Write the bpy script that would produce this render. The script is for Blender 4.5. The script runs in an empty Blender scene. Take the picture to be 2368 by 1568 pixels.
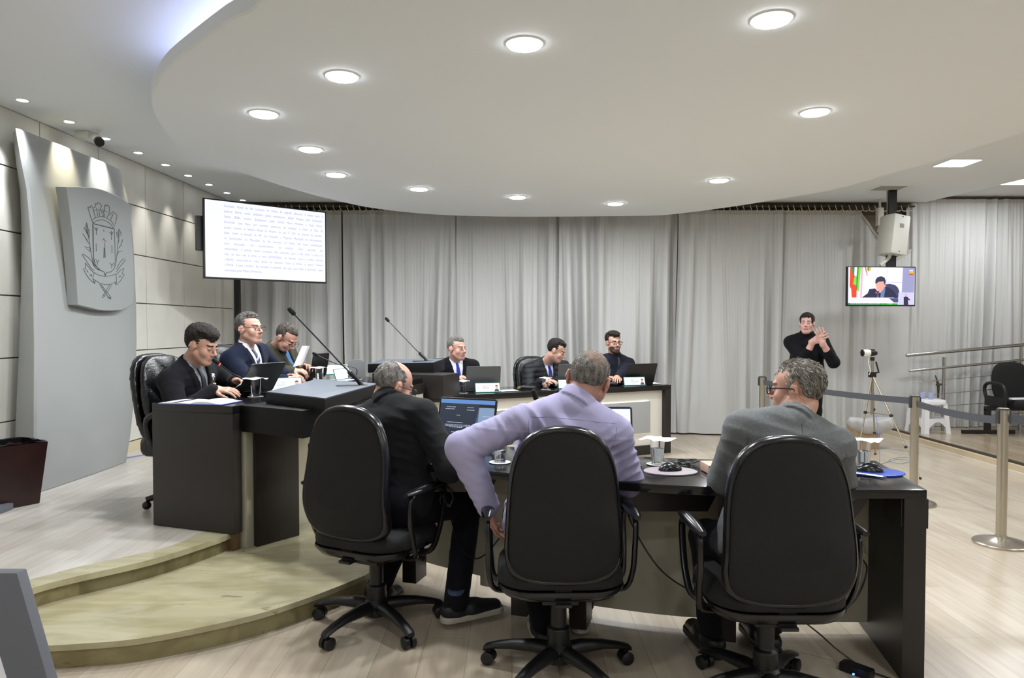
import bpy, bmesh, math, random
import numpy as np
from mathutils import Vector, Matrix
SC = bpy.context.scene
COL = SC.collection
pi = math.pi
R = math.radians
# ------------------------------------------------------------------ camera
F = 1650.0; CX = 1184.0; CAMZ = 1.38; TH = R(1.5); HOR = 755.0
CY = HOR + F*math.tan(TH)
cd = bpy.data.cameras.new('camera'); cam = bpy.data.objects.new('camera', cd); COL.objects.link(cam)
cd.sensor_width = 36.0; cd.lens = 36.0*F/2368.0
cam.location = (0, 0, CAMZ); cam.rotation_euler = (pi/2-TH, 0, 0)
cd.shift_y = (CY-784.0)/2368.0; cd.clip_start = .05
SC.camera = cam
def at(u, v, Y=None, Z=None, X=None):
    """point of the room seen at photo pixel (u, v), on the plane Y=, Z= or X="""
    x = (u-CX)/F; y = -(v-CY)/F
    d = Vector((x, y*math.sin(TH)+math.cos(TH), y*math.cos(TH)-math.sin(TH)))
    if Y is not None: t = Y/d.y
    elif Z is not None: t = (Z-CAMZ)/d.z
    else: t = X/d.x
    return Vector((0, 0, CAMZ)) + d*t
# ------------------------------------------------------------------ world, exposure
w = bpy.data.worlds.new('world'); SC.world = w; w.use_nodes = True
w.node_tree.nodes['Background'].inputs[0].default_value = (.75, .8, .9, 1)
w.node_tree.nodes['Background'].inputs[1].default_value = .05
vs = SC.view_settings
vs.view_transform = 'Standard'; vs.look = 'None'; vs.gamma = 1; vs.use_curve_mapping = False
vs.exposure = 0.15
SC.cycles.max_bounces = 8; SC.cycles.diffuse_bounces = 5; SC.cycles.use_denoising = True
SC.cycles.sample_clamp_indirect = 4
# ------------------------------------------------------------------ lights far from any lamp body
DOWN_W = 24.0
def area(name, loc, size, power, col=(.94, .97, 1), shape='DISK', sy=None, rot=(0, 0, 0), parent=None, spread=None):
    l = bpy.data.lights.new(name, 'AREA'); l.shape = shape; l.size = size
    if sy: l.size_y = sy
    l.energy = power; l.color = col
    if spread: l.spread = spread
    o = bpy.data.objects.new(name, l); COL.objects.link(o); o.location = loc; o.rotation_euler = rot
    if parent: o.parent = parent
    return o
# ------------------------------------------------------------------ materials
def lin(c):
    if isinstance(c, str):
        c = [int(c[i:i+2], 16)/255 for i in (0, 2, 4)]
        c = [x/12.92 if x <= .04045 else ((x+.055)/1.055)**2.4 for x in c]
    return tuple(c[:3])+(1.0,)
MATS = {}
def mat(name, col, rough=.5, metal=0, noise=0, nscale=20, bump=0, bscale=60, col2=None, emit=0, spec=None,
        alpha=1, trans=0, stretch=(1, 1, 1), sheen=0, transl=0, ior=None, coat=0):
    if name in MATS: return MATS[name]
    m = bpy.data.materials.new(name); m.use_nodes = True; MATS[name] = m
    nt = m.node_tree; N = nt.nodes; L = nt.links; b = N['Principled BSDF']
    c = lin(col)
    b.inputs['Base Color'].default_value = c
    b.inputs['Roughness'].default_value = rough; b.inputs['Metallic'].default_value = metal
    if spec is not None: b.inputs['Specular IOR Level'].default_value = spec
    if ior: b.inputs['IOR'].default_value = ior
    if trans: b.inputs['Transmission Weight'].default_value = trans
    if coat: b.inputs['Coat Weight'].default_value = coat; b.inputs['Coat Roughness'].default_value = .05
    if sheen: b.inputs['Sheen Weight'].default_value = sheen
    if alpha < 1: b.inputs['Alpha'].default_value = alpha
    if emit:
        b.inputs['Base Color'].default_value = (.01, .01, .01, 1); b.inputs['Emission Color'].default_value = c; b.inputs['Emission Strength'].default_value = emit
    tc = N.new('ShaderNodeTexCoord'); mp = N.new('ShaderNodeMapping'); L.new(tc.outputs['Object'], mp.inputs[0])
    mp.inputs['Scale'].default_value = stretch
    nz = N.new('ShaderNodeTexNoise'); nz.inputs['Scale'].default_value = nscale; nz.inputs['Detail'].default_value = 4
    L.new(mp.outputs[0], nz.inputs[0])
    if noise or col2:
        rp = N.new('ShaderNodeValToRGB'); L.new(nz.outputs[0], rp.inputs[0])
        c2 = lin(col2) if col2 else tuple(min(1, x*(1+noise)) for x in c[:3])+(1,)
        c1 = c if col2 else tuple(x*(1-noise) for x in c[:3])+(1,)
        rp.color_ramp.elements[0].color = c1; rp.color_ramp.elements[1].color = c2
        rp.color_ramp.elements[0].position = .35; rp.color_ramp.elements[1].position = .65
        L.new(rp.outputs[0], b.inputs['Base Color'])
        if emit: L.new(rp.outputs[0], b.inputs['Emission Color'])
    if bump:
        n2 = N.new('ShaderNodeTexNoise'); n2.inputs['Scale'].default_value = bscale; n2.inputs['Detail'].default_value = 3
        L.new(mp.outputs[0], n2.inputs[0])
        bp = N.new('ShaderNodeBump'); bp.inputs['Strength'].default_value = bump; bp.inputs['Distance'].default_value = .01
        L.new(n2.outputs[0], bp.inputs['Height']); L.new(bp.outputs[0], b.inputs['Normal'])
    if transl:
        t = N.new('ShaderNodeBsdfTranslucent'); t.inputs[0].default_value = c
        mx = N.new('ShaderNodeMixShader'); mx.inputs[0].default_value = transl
        L.new(b.outputs[0], mx.inputs[1]); L.new(t.outputs[0], mx.inputs[2])
        L.new(mx.outputs[0], N['Material Output'].inputs[0])
    return m
def wood_floor(name, base, dark, rough=.28):
    m = mat(name, base, rough); nt = m.node_tree; N = nt.nodes; L = nt.links; b = N['Principled BSDF']
    tc = N.new('ShaderNodeTexCoord')
    mp = N.new('ShaderNodeMapping'); mp.inputs['Rotation'].default_value = (0, 0, pi/2); L.new(tc.outputs['Object'], mp.inputs[0])
    br = N.new('ShaderNodeTexBrick'); L.new(mp.outputs[0], br.inputs[0])
    br.inputs['Scale'].default_value = 1; br.inputs['Brick Width'].default_value = 1.25; br.inputs['Row Height'].default_value = .19
    br.inputs['Mortar Size'].default_value = .0012; br.inputs['Bias'].default_value = 0
    c1, c2 = lin(base), lin(dark)
    br.inputs['Color1'].default_value = c1; br.inputs['Color2'].default_value = tuple(.55*a+.45*q for a, q in zip(c1, c2))
    br.inputs['Mortar'].default_value = tuple(x*.72 for x in c2[:3])+(1,)
    mp2 = N.new('ShaderNodeMapping'); mp2.inputs['Scale'].default_value = (14, .9, 1); L.new(tc.outputs['Object'], mp2.inputs[0])
    nz = N.new('ShaderNodeTexNoise'); nz.inputs['Scale'].default_value = 2.2; nz.inputs['Detail'].default_value = 6; L.new(mp2.outputs[0], nz.inputs[0])
    rp = N.new('ShaderNodeValToRGB'); L.new(nz.outputs[0], rp.inputs[0])
    rp.color_ramp.elements[0].position = .35; rp.color_ramp.elements[1].position = .62
    rp.color_ramp.elements[0].color = c2; rp.color_ramp.elements[1].color = (1, 1, 1, 1)
    mx = N.new('ShaderNodeMix'); mx.data_type = 'RGBA'; mx.blend_type = 'MULTIPLY'; mx.inputs[0].default_value = .24
    L.new(br.outputs[0], mx.inputs[6]); L.new(rp.outputs[0], mx.inputs[7]); L.new(mx.outputs[2], b.inputs['Base Color'])
    return m
def marble(name, base, dark, vein, tiles=False):
    m = mat(name, base, .16 if not tiles else .3); nt = m.node_tree; N = nt.nodes; L = nt.links; b = N['Principled BSDF']
    tc = N.new('ShaderNodeTexCoord'); mp = N.new('ShaderNodeMapping'); mp.inputs['Scale'].default_value = (1.2, 4.5, 3)
    mp.inputs['Rotation'].default_value = (0, 0, R(12)); L.new(tc.outputs['Object'], mp.inputs[0])
    n1 = N.new('ShaderNodeTexNoise'); n1.inputs['Scale'].default_value = 2.2; n1.inputs['Detail'].default_value = 8; n1.inputs['Distortion'].default_value = .7
    L.new(mp.outputs[0], n1.inputs[0])
    rp = N.new('ShaderNodeValToRGB'); L.new(n1.outputs[0], rp.inputs[0])
    e = rp.color_ramp.elements; e[0].position = .38; e[0].color = lin(dark); e[1].position = .56; e[1].color = lin(base)
    n2 = N.new('ShaderNodeTexNoise'); n2.inputs['Scale'].default_value = 5; n2.inputs['Detail'].default_value = 5; n2.inputs['Distortion'].default_value = 1.5
    L.new(mp.outputs[0], n2.inputs[0])
    r2 = N.new('ShaderNodeValToRGB'); L.new(n2.outputs[0], r2.inputs[0])
    e = r2.color_ramp.elements; e[0].position = .66; e[0].color = (0, 0, 0, 1); e[1].position = .74; e[1].color = (.8, .8, .8, 1)
    mx = N.new('ShaderNodeMix'); mx.data_type = 'RGBA'; L.new(r2.outputs[0], mx.inputs[0]); L.new(rp.outputs[0], mx.inputs[6]); mx.inputs[7].default_value = lin(vein)
    out = mx.outputs[2]
    if tiles:
        wv = N.new('ShaderNodeTexVoronoi'); wv.inputs['Scale'].default_value = 3.2
        mv = N.new('ShaderNodeMapping'); mv.inputs['Scale'].default_value = (1, 1, .01); L.new(tc.outputs['Object'], mv.inputs[0]); L.new(mv.outputs[0], wv.inputs[0])
        hs = N.new('ShaderNodeRGBToBW'); L.new(wv.outputs['Color'], hs.inputs[0])
        mm = N.new('ShaderNodeMapRange'); mm.inputs[3].default_value = .62; mm.inputs[4].default_value = 1.12; L.new(hs.outputs[0], mm.inputs[0])
        m2 = N.new('ShaderNodeMix'); m2.data_type = 'RGBA'; m2.blend_type = 'MULTIPLY'; m2.inputs[0].default_value = 1
        L.new(out, m2.inputs[6]); L.new(mm.outputs[0], m2.inputs[7]); out = m2.outputs[2]
    L.new(out, b.inputs['Base Color'])
    return m
def ribbed(m, scale=90, axis=1, strength=.25):
    nt = m.node_tree; N = nt.nodes; L = nt.links; b = N['Principled BSDF']
    tc = N.new('ShaderNodeTexCoord'); wv = N.new('ShaderNodeTexWave'); wv.bands_direction = 'XYZ'[axis]
    wv.inputs['Scale'].default_value = scale; L.new(tc.outputs['Object'], wv.inputs[0])
    bp = N.new('ShaderNodeBump'); bp.inputs['Strength'].default_value = strength; bp.inputs['Distance'].default_value = .003
    L.new(wv.outputs[0], bp.inputs['Height']); L.new(bp.outputs[0], b.inputs['Normal']); return m
# ------------------------------------------------------------------ objects
def props(o, label=None, cat=None, group=None, kind=None):
    if label: o['label'] = label
    if cat: o['category'] = cat
    if group: o['group'] = group
    if kind: o['kind'] = kind
    return o
def empty(name, loc, label, cat, rotz=0, group=None):
    o = bpy.data.objects.new(name, None); COL.objects.link(o); o.location = loc; o.rotation_euler = (0, 0, rotz)
    o.empty_display_size = .1
    return props(o, label, cat, group)
def copy_tree(o, parent=None):
    c = o.copy(); COL.objects.link(c)
    if parent: c.parent = parent
    for ch in list(o.children): copy_tree(ch, c)
    return c
def mkobj(name, me, parent=None, mats=(), smooth=False, world=False):
    o = bpy.data.objects.new(name, me); COL.objects.link(o)
    for m in mats: me.materials.append(m)
    if smooth:
        me.shade_smooth()
    if parent:
        o.parent = parent
        if world: o.matrix_parent_inverse = (Matrix.Translation(parent.location) @ parent.rotation_euler.to_matrix().to_4x4()).inverted()
    return o
class MB:
    def __init__(s): s.bm = bmesh.new(); s.mi = 0; s.M = Matrix()
    def V(s, p): return s.bm.verts.new(s.M @ Vector(p))
    def face(s, vs):
        try: f = s.bm.faces.new(vs); f.material_index = s.mi; return f
        except ValueError: return None
    def poly(s, pts): return s.face([s.V(p) for p in pts])
    def box(s, c, d, rz=0, rx=0, ry=0):
        m = Matrix.Translation(c) @ Matrix.Rotation(rz, 4, 'Z') @ Matrix.Rotation(ry, 4, 'Y') @ Matrix.Rotation(rx, 4, 'X')
        v = [s.V(m @ Vector((x*d[0]/2, y*d[1]/2, z*d[2]/2))) for x in (-1, 1) for y in (-1, 1) for z in (-1, 1)]
        for q in ((0, 1, 3, 2), (4, 6, 7, 5), (0, 4, 5, 1), (2, 3, 7, 6), (0, 2, 6, 4), (1, 5, 7, 3)): s.face([v[i] for i in q])
        return s
    def b2(s, a, b): return s.box([(a[i]+b[i])/2 for i in range(3)], [abs(a[i]-b[i]) for i in range(3)])
    def prism(s, pts, z0, z1):
        """pts: ccw xy outline; z0, z1 may be lists"""
        n = len(pts); zz0 = z0 if isinstance(z0, (list, tuple)) else [z0]*n; zz1 = z1 if isinstance(z1, (list, tuple)) else [z1]*n
        a = [s.V((p[0], p[1], z)) for p, z in zip(pts, zz0)]; b = [s.V((p[0], p[1], z)) for p, z in zip(pts, zz1)]
        s.face(a[::-1]); s.face(b)
        for i in range(n): s.face([a[i], a[(i+1) % n], b[(i+1) % n], b[i]])
        return s
    def loops(s, loops, caps=True, closed=False):
        L = [[s.V(p) for p in l] for l in loops]; n = len(L[0])
        rng = range(len(L)) if closed else range(len(L)-1)
        for i in rng:
            A, B = L[i], L[(i+1) % len(L)]
            for j in range(n): s.face([A[j], A[(j+1) % n], B[(j+1) % n], B[j]])
        if caps and not closed: s.face(L[0][::-1]); s.face(L[-1])
        return s
    def tube(s, pts, r, n=10, caps=True, closed=False, flat=None):
        pts = [Vector(p) for p in pts]; m = len(pts); rr = r if isinstance(r, (list, tuple)) else [r]*m
        loops = []; ref = None
        for i, p in enumerate(pts):
            if closed: t = pts[(i+1) % m]-pts[i-1]
            else: t = pts[min(i+1, m-1)]-pts[max(i-1, 0)]
            if t.length < 1e-9: t = Vector((0, 0, 1))
            t.normalize()
            if ref is None: ref = Vector((0, 0, 1)) if abs(t.z) < .9 else Vector((0, 1, 0))
            a = t.cross(ref); 
            if a.length < 1e-6: a = t.cross(Vector((1, 0, 0)))
            a.normalize(); b = a.cross(t).normalized()
            if not closed: ref = b
            k = flat or 1
            loops.append([p + a*(math.cos(q)*rr[i]) + b*(math.sin(q)*rr[i]*k) for q in (2*pi*j/n for j in range(n))])
        return s.loops(loops, caps, closed)
    def lathe(s, prof, n=24, c=(0, 0, 0)):
        loops = [[(c[0]+r*math.cos(2*pi*j/n), c[1]+r*math.sin(2*pi*j/n), c[2]+z) for j in range(n)] for r, z in prof]
        return s.loops(loops)
    def grid(s, P):
        V = [[s.V(p) for p in row] for row in P]
        for i in range(len(V)-1):
            for j in range(len(V[0])-1): s.face([V[i][j], V[i][j+1], V[i+1][j+1], V[i+1][j]])
        return s
    def ball(s, c, r, n=14, sc=(1, 1, 1)):
        m = max(6, n//2)
        loops = []
        for i in range(m+1):
            a = -pi/2 + pi*(i/m)*.998+.001*pi
            loops.append([(c[0]+r*sc[0]*math.cos(a)*math.cos(2*pi*j/n), c[1]+r*sc[1]*math.cos(a)*math.sin(2*pi*j/n), c[2]+r*sc[2]*math.sin(a)) for j in range(n)])
        return s.loops(loops)
    def done(s, name, mats, parent=None, smooth=False, bevel=0, world=False, seg=2, angle=40):
        bmesh.ops.recalc_face_normals(s.bm, faces=s.bm.faces)
        if bevel:
            es = [e for e in s.bm.edges if e.is_manifold and e.calc_face_angle(0) > R(25)]
            bmesh.ops.bevel(s.bm, geom=es, offset=bevel, segments=seg, affect='EDGES', profile=.7, clamp_overlap=True)
        me = bpy.data.meshes.new(name); s.bm.to_mesh(me); s.bm.free()
        if not isinstance(mats, (list, tuple)): mats = [mats]
        o = mkobj(name, me, parent, mats, False, world)
        if smooth or bevel:
            me.shade_smooth(); 
            try: me.set_sharp_from_angle(angle=R(angle))
            except Exception: pass
        return o
def rrect(w, h, r, n=5):
    """rounded rectangle outline ccw in 2D"""
    out = []
    for cx, cy, a0 in ((w/2-r, h/2-r, 0), (-w/2+r, h/2-r, 90), (-w/2+r, -h/2+r, 180), (w/2-r, -h/2+r, 270)):
        for i in range(n+1):
            a = R(a0+90*i/n); out.append((cx+r*math.cos(a), cy+r*math.sin(a)))
    return out
def spline(pts, n=8, closed=False):
    P = [Vector(p) for p in pts]; m = len(P); out = []
    rng = range(m if closed else m-1)
    for i in rng:
        if closed: a, b, c, d = P[i-1], P[i], P[(i+1) % m], P[(i+2) % m]
        else: a, b, c, d = P[max(i-1, 0)], P[i], P[i+1], P[min(i+2, m-1)]
        for k in range(n):
            t = k/n
            out.append(.5*((2*b)+(c-a)*t+(2*a-5*b+4*c-d)*t*t+(3*b-a-3*c+d)*t**3))
    if not closed: out.append(P[-1])
    return out
def text_into(mb, txt, size, M, align='LEFT', width=None):
    """flat lettering added to a builder; M places the text's xy plane. returns its width"""
    cu = bpy.data.curves.new('txt', 'FONT'); cu.body = txt; cu.size = size; cu.align_x = align; cu.resolution_u = 2
    o = bpy.data.objects.new('txt', cu); COL.objects.link(o)
    dg = bpy.context.evaluated_depsgraph_get(); me = bpy.data.meshes.new_from_object(o.evaluated_get(dg))
    xs = [v.co.x for v in me.vertices] or [0]
    w = max(xs)-min(xs); sx = 1 if width is None or w == 0 else width/w
    vs = [mb.V(M @ Vector((v.co.x*sx, v.co.y, 0))) for v in me.vertices]
    for p in me.polygons: mb.face([vs[i] for i in p.vertices])
    bpy.data.objects.remove(o); bpy.data.curves.remove(cu); bpy.data.meshes.remove(me)
    return w
# ------------------------------------------------------------------ SDF modelling
def A3(v): return np.array(v, dtype=np.float32)
def limb(A, B, ra, rb, ax=None, fl=1.0):
    A = A3(A); B = A3(B); ab = B-A; L2 = float(ab@ab)+1e-12
    if ax is not None: ax = A3(ax); ax = ax/np.linalg.norm(ax)
    def f(p):
        q = p-A; h = np.clip(q@ab/L2, 0, 1); q = q-h[:, None]*ab
        if ax is not None:
            s = q@ax; q = q-(s*(1-1/fl))[:, None]*ax
        return np.sqrt((q*q).sum(1))-(ra+(rb-ra)*h)
    return f
def ell(c, r, M=None):
    c = A3(c); r = A3(r); k = float(r.min())
    def f(p):
        q = p-c
        if M is not None: q = q@M
        q = q/r; l = np.sqrt((q*q).sum(1)); return (l-1)*k*.5+(l-1)*float(r.mean())*.5
    return f
def smin(a, b, k):
    h = np.clip(.5+.5*(b-a)/k, 0, 1); return b*(1-h)+a*h-k*h*(1-h)
def union(fs, k=.02):
    def f(p):
        d = fs[0](p)
        for g in fs[1:]: d = smin(d, g(p), k)
        return d
    return f
def nets(f, lo, hi, h):
    lo = np.array(lo, float); hi = np.array(hi, float)
    n = np.ceil((hi-lo)/h).astype(int)+1
    ax = [(lo[i]+h*np.arange(n[i])).astype(np.float32) for i in range(3)]
    D = np.empty(tuple(n), np.float32)
    yz = np.stack(np.meshgrid(ax[1], ax[2], indexing='ij'), -1).reshape(-1, 2)
    st = max(1, int(200000//len(yz)))
    for i in range(0, n[0], st):
        xs = ax[0][i:i+st]; P = np.empty((len(xs), len(yz), 3), np.float32)
        P[:, :, 0] = xs[:, None]; P[:, :, 1:] = yz[None]
        D[i:i+st] = f(P.reshape(-1, 3)).reshape(len(xs), n[1], n[2])
    D[0] = D[-1] = 1; D[:, 0] = D[:, -1] = 1; D[:, :, 0] = D[:, :, -1] = 1
    S = D < 0; cnt = np.zeros(tuple(n-1), np.int8)
    C = [(i, j, k) for i in (0, 1) for j in (0, 1) for k in (0, 1)]
    for i, j, k in C: cnt += S[i:n[0]-1+i, j:n[1]-1+j, k:n[2]-1+k]
    act = (cnt > 0) & (cnt < 8); idx = np.argwhere(act); m = len(idx)
    if m == 0: return np.zeros((0, 3)), np.zeros((0, 4), int)
    V = np.stack([D[idx[:, 0]+i, idx[:, 1]+j, idx[:, 2]+k] for i, j, k in C], 1)
    acc = np.zeros((m, 3)); num = np.zeros(m)
    for a in range(8):
        for b in range(a+1, 8):
            if sum(abs(C[a][q]-C[b][q]) for q in range(3)) != 1: continue
            va, vb = V[:, a], V[:, b]; s = (va < 0) != (vb < 0)
            t = np.where(s, va/np.where(s, va-vb, 1), 0)
            pa, pb = np.array(C[a], float), np.array(C[b], float)
            acc += np.where(s[:, None], pa+(pb-pa)*t[:, None], 0); num += s
    P = lo+(idx+acc/num[:, None])*h
    vid = -np.ones(act.shape, int); vid[act] = np.arange(m); Q = []
    for axi in range(3):
        o = [q for q in range(3) if q != axi]
        sl0 = [slice(None)]*3; sl1 = [slice(None)]*3; sl0[axi] = slice(0, -1); sl1[axi] = slice(1, None)
        ch = S[tuple(sl0)] != S[tuple(sl1)]; e = np.argwhere(ch)
        e = e[(e[:, o[0]] > 0) & (e[:, o[1]] > 0) & (e[:, o[0]] < n[o[0]]-1) & (e[:, o[1]] < n[o[1]]-1)]
        if not len(e): continue
        def g(d0, d1):
            c = e.copy(); c[:, o[0]] += d0; c[:, o[1]] += d1; return vid[c[:, 0], c[:, 1], c[:, 2]]
        q = np.stack([g(-1, -1), g(0, -1), g(0, 0), g(-1, 0)], 1)
        ins = S[e[:, 0], e[:, 1], e[:, 2]]
        if axi == 1: ins = ~ins
        q[~ins] = q[~ins][:, ::-1]; Q.append(q)
    Q = np.concatenate(Q); Q = Q[(Q >= 0).all(1)]
    return P, Q
def np_mesh(name, parts, mi=None):
    """parts: list of (verts, quads, material index or array of them)"""
    Vs, Qs, Ms = [], [], []; off = 0
    for P, Q, m in parts:
        if not len(Q): continue
        Vs.append(P); Qs.append(Q+off); off += len(P); Ms.append(np.full(len(Q), m) if np.isscalar(m) else m)
    P = np.concatenate(Vs); Q = np.concatenate(Qs); Mi = np.concatenate(Ms)
    me = bpy.data.meshes.new(name); me.vertices.add(len(P)); me.vertices.foreach_set('co', P.astype(np.float32).ravel())
    me.loops.add(Q.size); me.loops.foreach_set('vertex_index', Q.astype(np.int32).ravel())
    me.polygons.add(len(Q)); me.polygons.foreach_set('loop_start', np.arange(0, Q.size, 4, dtype=np.int32))
    me.polygons.foreach_set('material_index', Mi.astype(np.int32))
    me.update(calc_edges=True); me.shade_smooth()
    return me
def sdf_obj(name, f, lo, hi, h, mats, parent=None, cls=None):
    P, Q = nets(f, lo, hi, h)
    if not len(Q): return None
    m = 0 if cls is None else cls(P[Q].mean(1))
    me = np_mesh(name, [(P, Q, m)])
    if not isinstance(mats, (list, tuple)): mats = [mats]
    return mkobj(name, me, parent, mats)
# ================================================================== THE ROOM
ZP = .20; ZS = .10; ZC = 2.96; ZD = 2.70
floor_m = wood_floor('floor_wood', 'c0b5a4', 'a08f78')
dais_m = wood_floor('dais_wood', 'cfcac3', 'aa9f92')
plat_m = wood_floor('platform_wood', 'ab9c86', '8d7a60', .2)
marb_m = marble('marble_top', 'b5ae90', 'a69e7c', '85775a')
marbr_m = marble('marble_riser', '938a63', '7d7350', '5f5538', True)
white_m = mat('ceiling_paint', 'e6ebee', .8)
white2_m = mat('ceiling_paint_side', 'dcdde0', .85)
wallback_m = mat('brown_wall', '6f6355', .8, noise=.12, nscale=3)
plain_m = mat('wall_paint', 'cfcabf', .8)
panel_m = ribbed(mat('wall_panel_finish', 'd6d4cb', .38, noise=.03, nscale=5), 55, 1, .22)
groove_m = mat('groove', '6a675f', .6)
black_m = mat('black_plastic', '0d0d0f', .38, bump=.15, bscale=300)
blackg_m = mat('black_gloss', '08080a', .18)
def S(name, mb, m, **k): return props(mb.done(name, m, **k), kind='structure')
# main floor
mb = MB(); mb.b2((-6, -4.2, -.06), (8.2, 9.6, 0)); S('floor', mb, floor_m)
# dais: wood top with a marble border, marble risers
edge2 = [at(u, v, Z=ZP) for u, v in ((-120, 1408), (45, 1368), (146, 1340), (352, 1293), (508, 1244))]
edge2 = [(p.x, p.y) for p in edge2]
in2 = [(x-.03, y+.185) for x, y in edge2]; in2[-1] = (edge2[-1][0]-.16, edge2[-1][1]+.07)
far = [(-1.50, 4.30), (-.72, 6.42), (-1.3, 6.75), (-2.2, 9.35)]
e2 = spline(edge2, 6); i2 = spline(in2, 6)
mb = MB(); poly = [(p[0], p[1]) for p in i2]+[(-1.66, 4.25), (-.78, 6.42), (-1.3, 6.75), (-2.2, 9.35), (-3.7, 9.35), (-3.7, in2[0][1])]
mb.prism(poly, .02, ZP-.001)
S('floor_dais', mb, dais_m)
mb = MB()
outer = [(p[0], p[1]) for p in e2]; inner = [(p[0], p[1]) for p in i2]
mb.prism(outer+[(-1.56, 4.2), (-1.66, 4.25)]+inner[::-1], ZP-.03, ZP)
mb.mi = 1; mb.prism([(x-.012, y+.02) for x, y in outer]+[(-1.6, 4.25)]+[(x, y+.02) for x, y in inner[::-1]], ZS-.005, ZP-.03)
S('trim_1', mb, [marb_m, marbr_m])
# lower marble step
e1 = [at(u, v, Z=ZS) for u, v in ((-420, 1488), (-150, 1496), (77, 1494), (195, 1488), (319, 1477), (472, 1449), (600, 1419), (700, 1387), (780, 1357), (845, 1330))]
e1 = [(p.x, p.y) for p in spline([(p.x, p.y, 0) for p in e1], 5)]
mb = MB(); mb.prism(e1+[(-.62, 4.05), (-.62, 4.75), (-1.2, 4.8), (-1.65, 4.3), (-2.4, 3.4), (e1[0][0], 3.4)], ZS-.025, ZS)
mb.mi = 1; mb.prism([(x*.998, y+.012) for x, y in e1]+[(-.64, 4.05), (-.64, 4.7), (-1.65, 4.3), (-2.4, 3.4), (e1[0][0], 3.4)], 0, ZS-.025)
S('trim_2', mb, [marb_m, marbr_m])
# right hand low platform
mb = MB(); mb.b2((4.80, 1.0, 0), (8.2, 9.55, .09)); S('floor_platform', mb, plat_m)
mb = MB(); mb.b2((4.785, 1.0, .075), (4.815, 9.5, .098)); S('trim_3', mb, mat('dark_edge', '3b332a', .4))
mb = MB(); mb.b2((4.74, 1.0, 0), (4.80, 9.5, .075)); mb.mi = 1; mb.b2((4.725, 1.0, 0), (4.742, 9.5, .02)); S('baseboard_platform', mb, [mat('beige_strip', 'c8b69b', .4), mat('pale_strip', 'd9d2c4', .5)])
# left wall: ribbed panels with grooves
def xw(y): return -3.78+.0242*y
mb = MB(); ys = [-1.1, .45, 1.25, 2.05, 3.2, 4.0, 4.78, 5.55, 6.3, 7.06, 7.83, 8.6, 9.4]; zs = [.29, .69, 1.15, 1.605, 2.07, 2.54, ZC]
mb.mi = 1; mb.prism([(xw(-4)-.1, -4.2), (xw(-4)-.018, -4.2), (xw(9.4)-.018, 9.4), (xw(9.4)-.1, 9.4)], 0, ZC+.3)
mb.mi = 0
ys = [-4.1, -3.3, -2.6, -1.8]+ys
for i in range(len(ys)-1):
    for j in range(len(zs)-1):
        a, b = ys[i]+.004, ys[i+1]-.004
        mb.prism([(xw(a)-.019, a), (xw(a), a), (xw(b), b), (xw(b)-.019, b)][::-1], zs[j]+.005, zs[j+1]-.005)
S('wall_left', mb, [panel_m, groove_m], bevel=.0015, seg=1)
mb = MB(); mb.prism([(xw(-4)-.01, -4), (xw(-4)+.012, -4), (xw(9.4)+.012, 9.4), (xw(9.4)-.01, 9.4)][::-1], ZP, ZP+.085)
S('baseboard_left', mb, mat('beige_skirting', 'cfc2a4', .5))
mb = MB(); mb.b2((-3.9, 9.4, 0), (8.2, 9.5, 3.4)); S('wall_back', mb, wallback_m)
mb = MB(); mb.b2((8.1, -4.2, 0), (8.2, 9.5, 3.4)); S('wall_right', mb, plain_m)
mb = MB(); mb.b2((-4.0, -4.3, 0), (8.2, -4.2, 3.4)); S('wall_rear', mb, plain_m)
# ceilings
mb = MB(); mb.prism([(-4.1, -4.3), (5.55, -4.3), (5.5, 7.69), (5.19, 9.5), (-4.1, 9.5)], ZC, ZC+.12); S('ceiling', mb, white_m)
mb = MB(); mb.b2((5.1, -4.3, 3.04), (8.2, 9.5, 3.16)); S('ceiling_side', mb, white2_m)
dpx = [(603, 0), (525, 50), (440, 112), (385, 158), (355, 205), (351, 239), (366, 282), (409, 335), (466, 368), (549, 395), (632, 424), (724, 451), (807, 471), (880, 484), (1000, 496), (1150, 501),
       (1330, 501), (1500, 499), (1573, 494), (1709, 476), (1830, 456), (1940, 436), (2094, 392), (2163, 374), (2270, 337), (2368, 306)]
dp = [at(u, v, Z=ZD) for u, v in dpx]
dp = [(p.x, p.y, 0) for p in dp]
dp += [(3.35, 4.1, 0), (2.95, 3.2, 0), (2.7, 2.2, 0), (2.9, 1.1, 0), (2.9, -.3, 0), (1.9, -1.5, 0), (.3, -1.8, 0), (-1.0, -1.3, 0), (-1.5, -.2, 0), (-1.1, .9, 0), (-.62, 1.6, 0), (-.62, 2.2, 0)]
disc = [(p.x, p.y) for p in spline(dp, 5, True)][::-1]
cxm = sum(p[0] for p in disc)/len(disc); cym = sum(p[1] for p in disc)/len(disc)
def inset(o, k): 
    out = []
    for i, p in enumerate(o):
        a, b = o[i-1], o[(i+1) % len(o)]; t = Vector((b[0]-a[0], b[1]-a[1])); t.normalize(); out.append((p[0]-t.y*k, p[1]+t.x*k))
    return out
mb = MB(); mb.loops([[(x, y, z) for x, y in o] for o, z in ((inset(disc, .01), ZD), (disc, ZD+.008), (disc, ZD+.075), (inset(disc, .02), ZD+.085))])
mb.loops([[(x, y, z) for x, y in o] for o, z in ((inset(disc, .5), ZD+.07), (inset(disc, .5), ZC+.02))])
S('ceiling_disc', mb, white_m)
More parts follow.
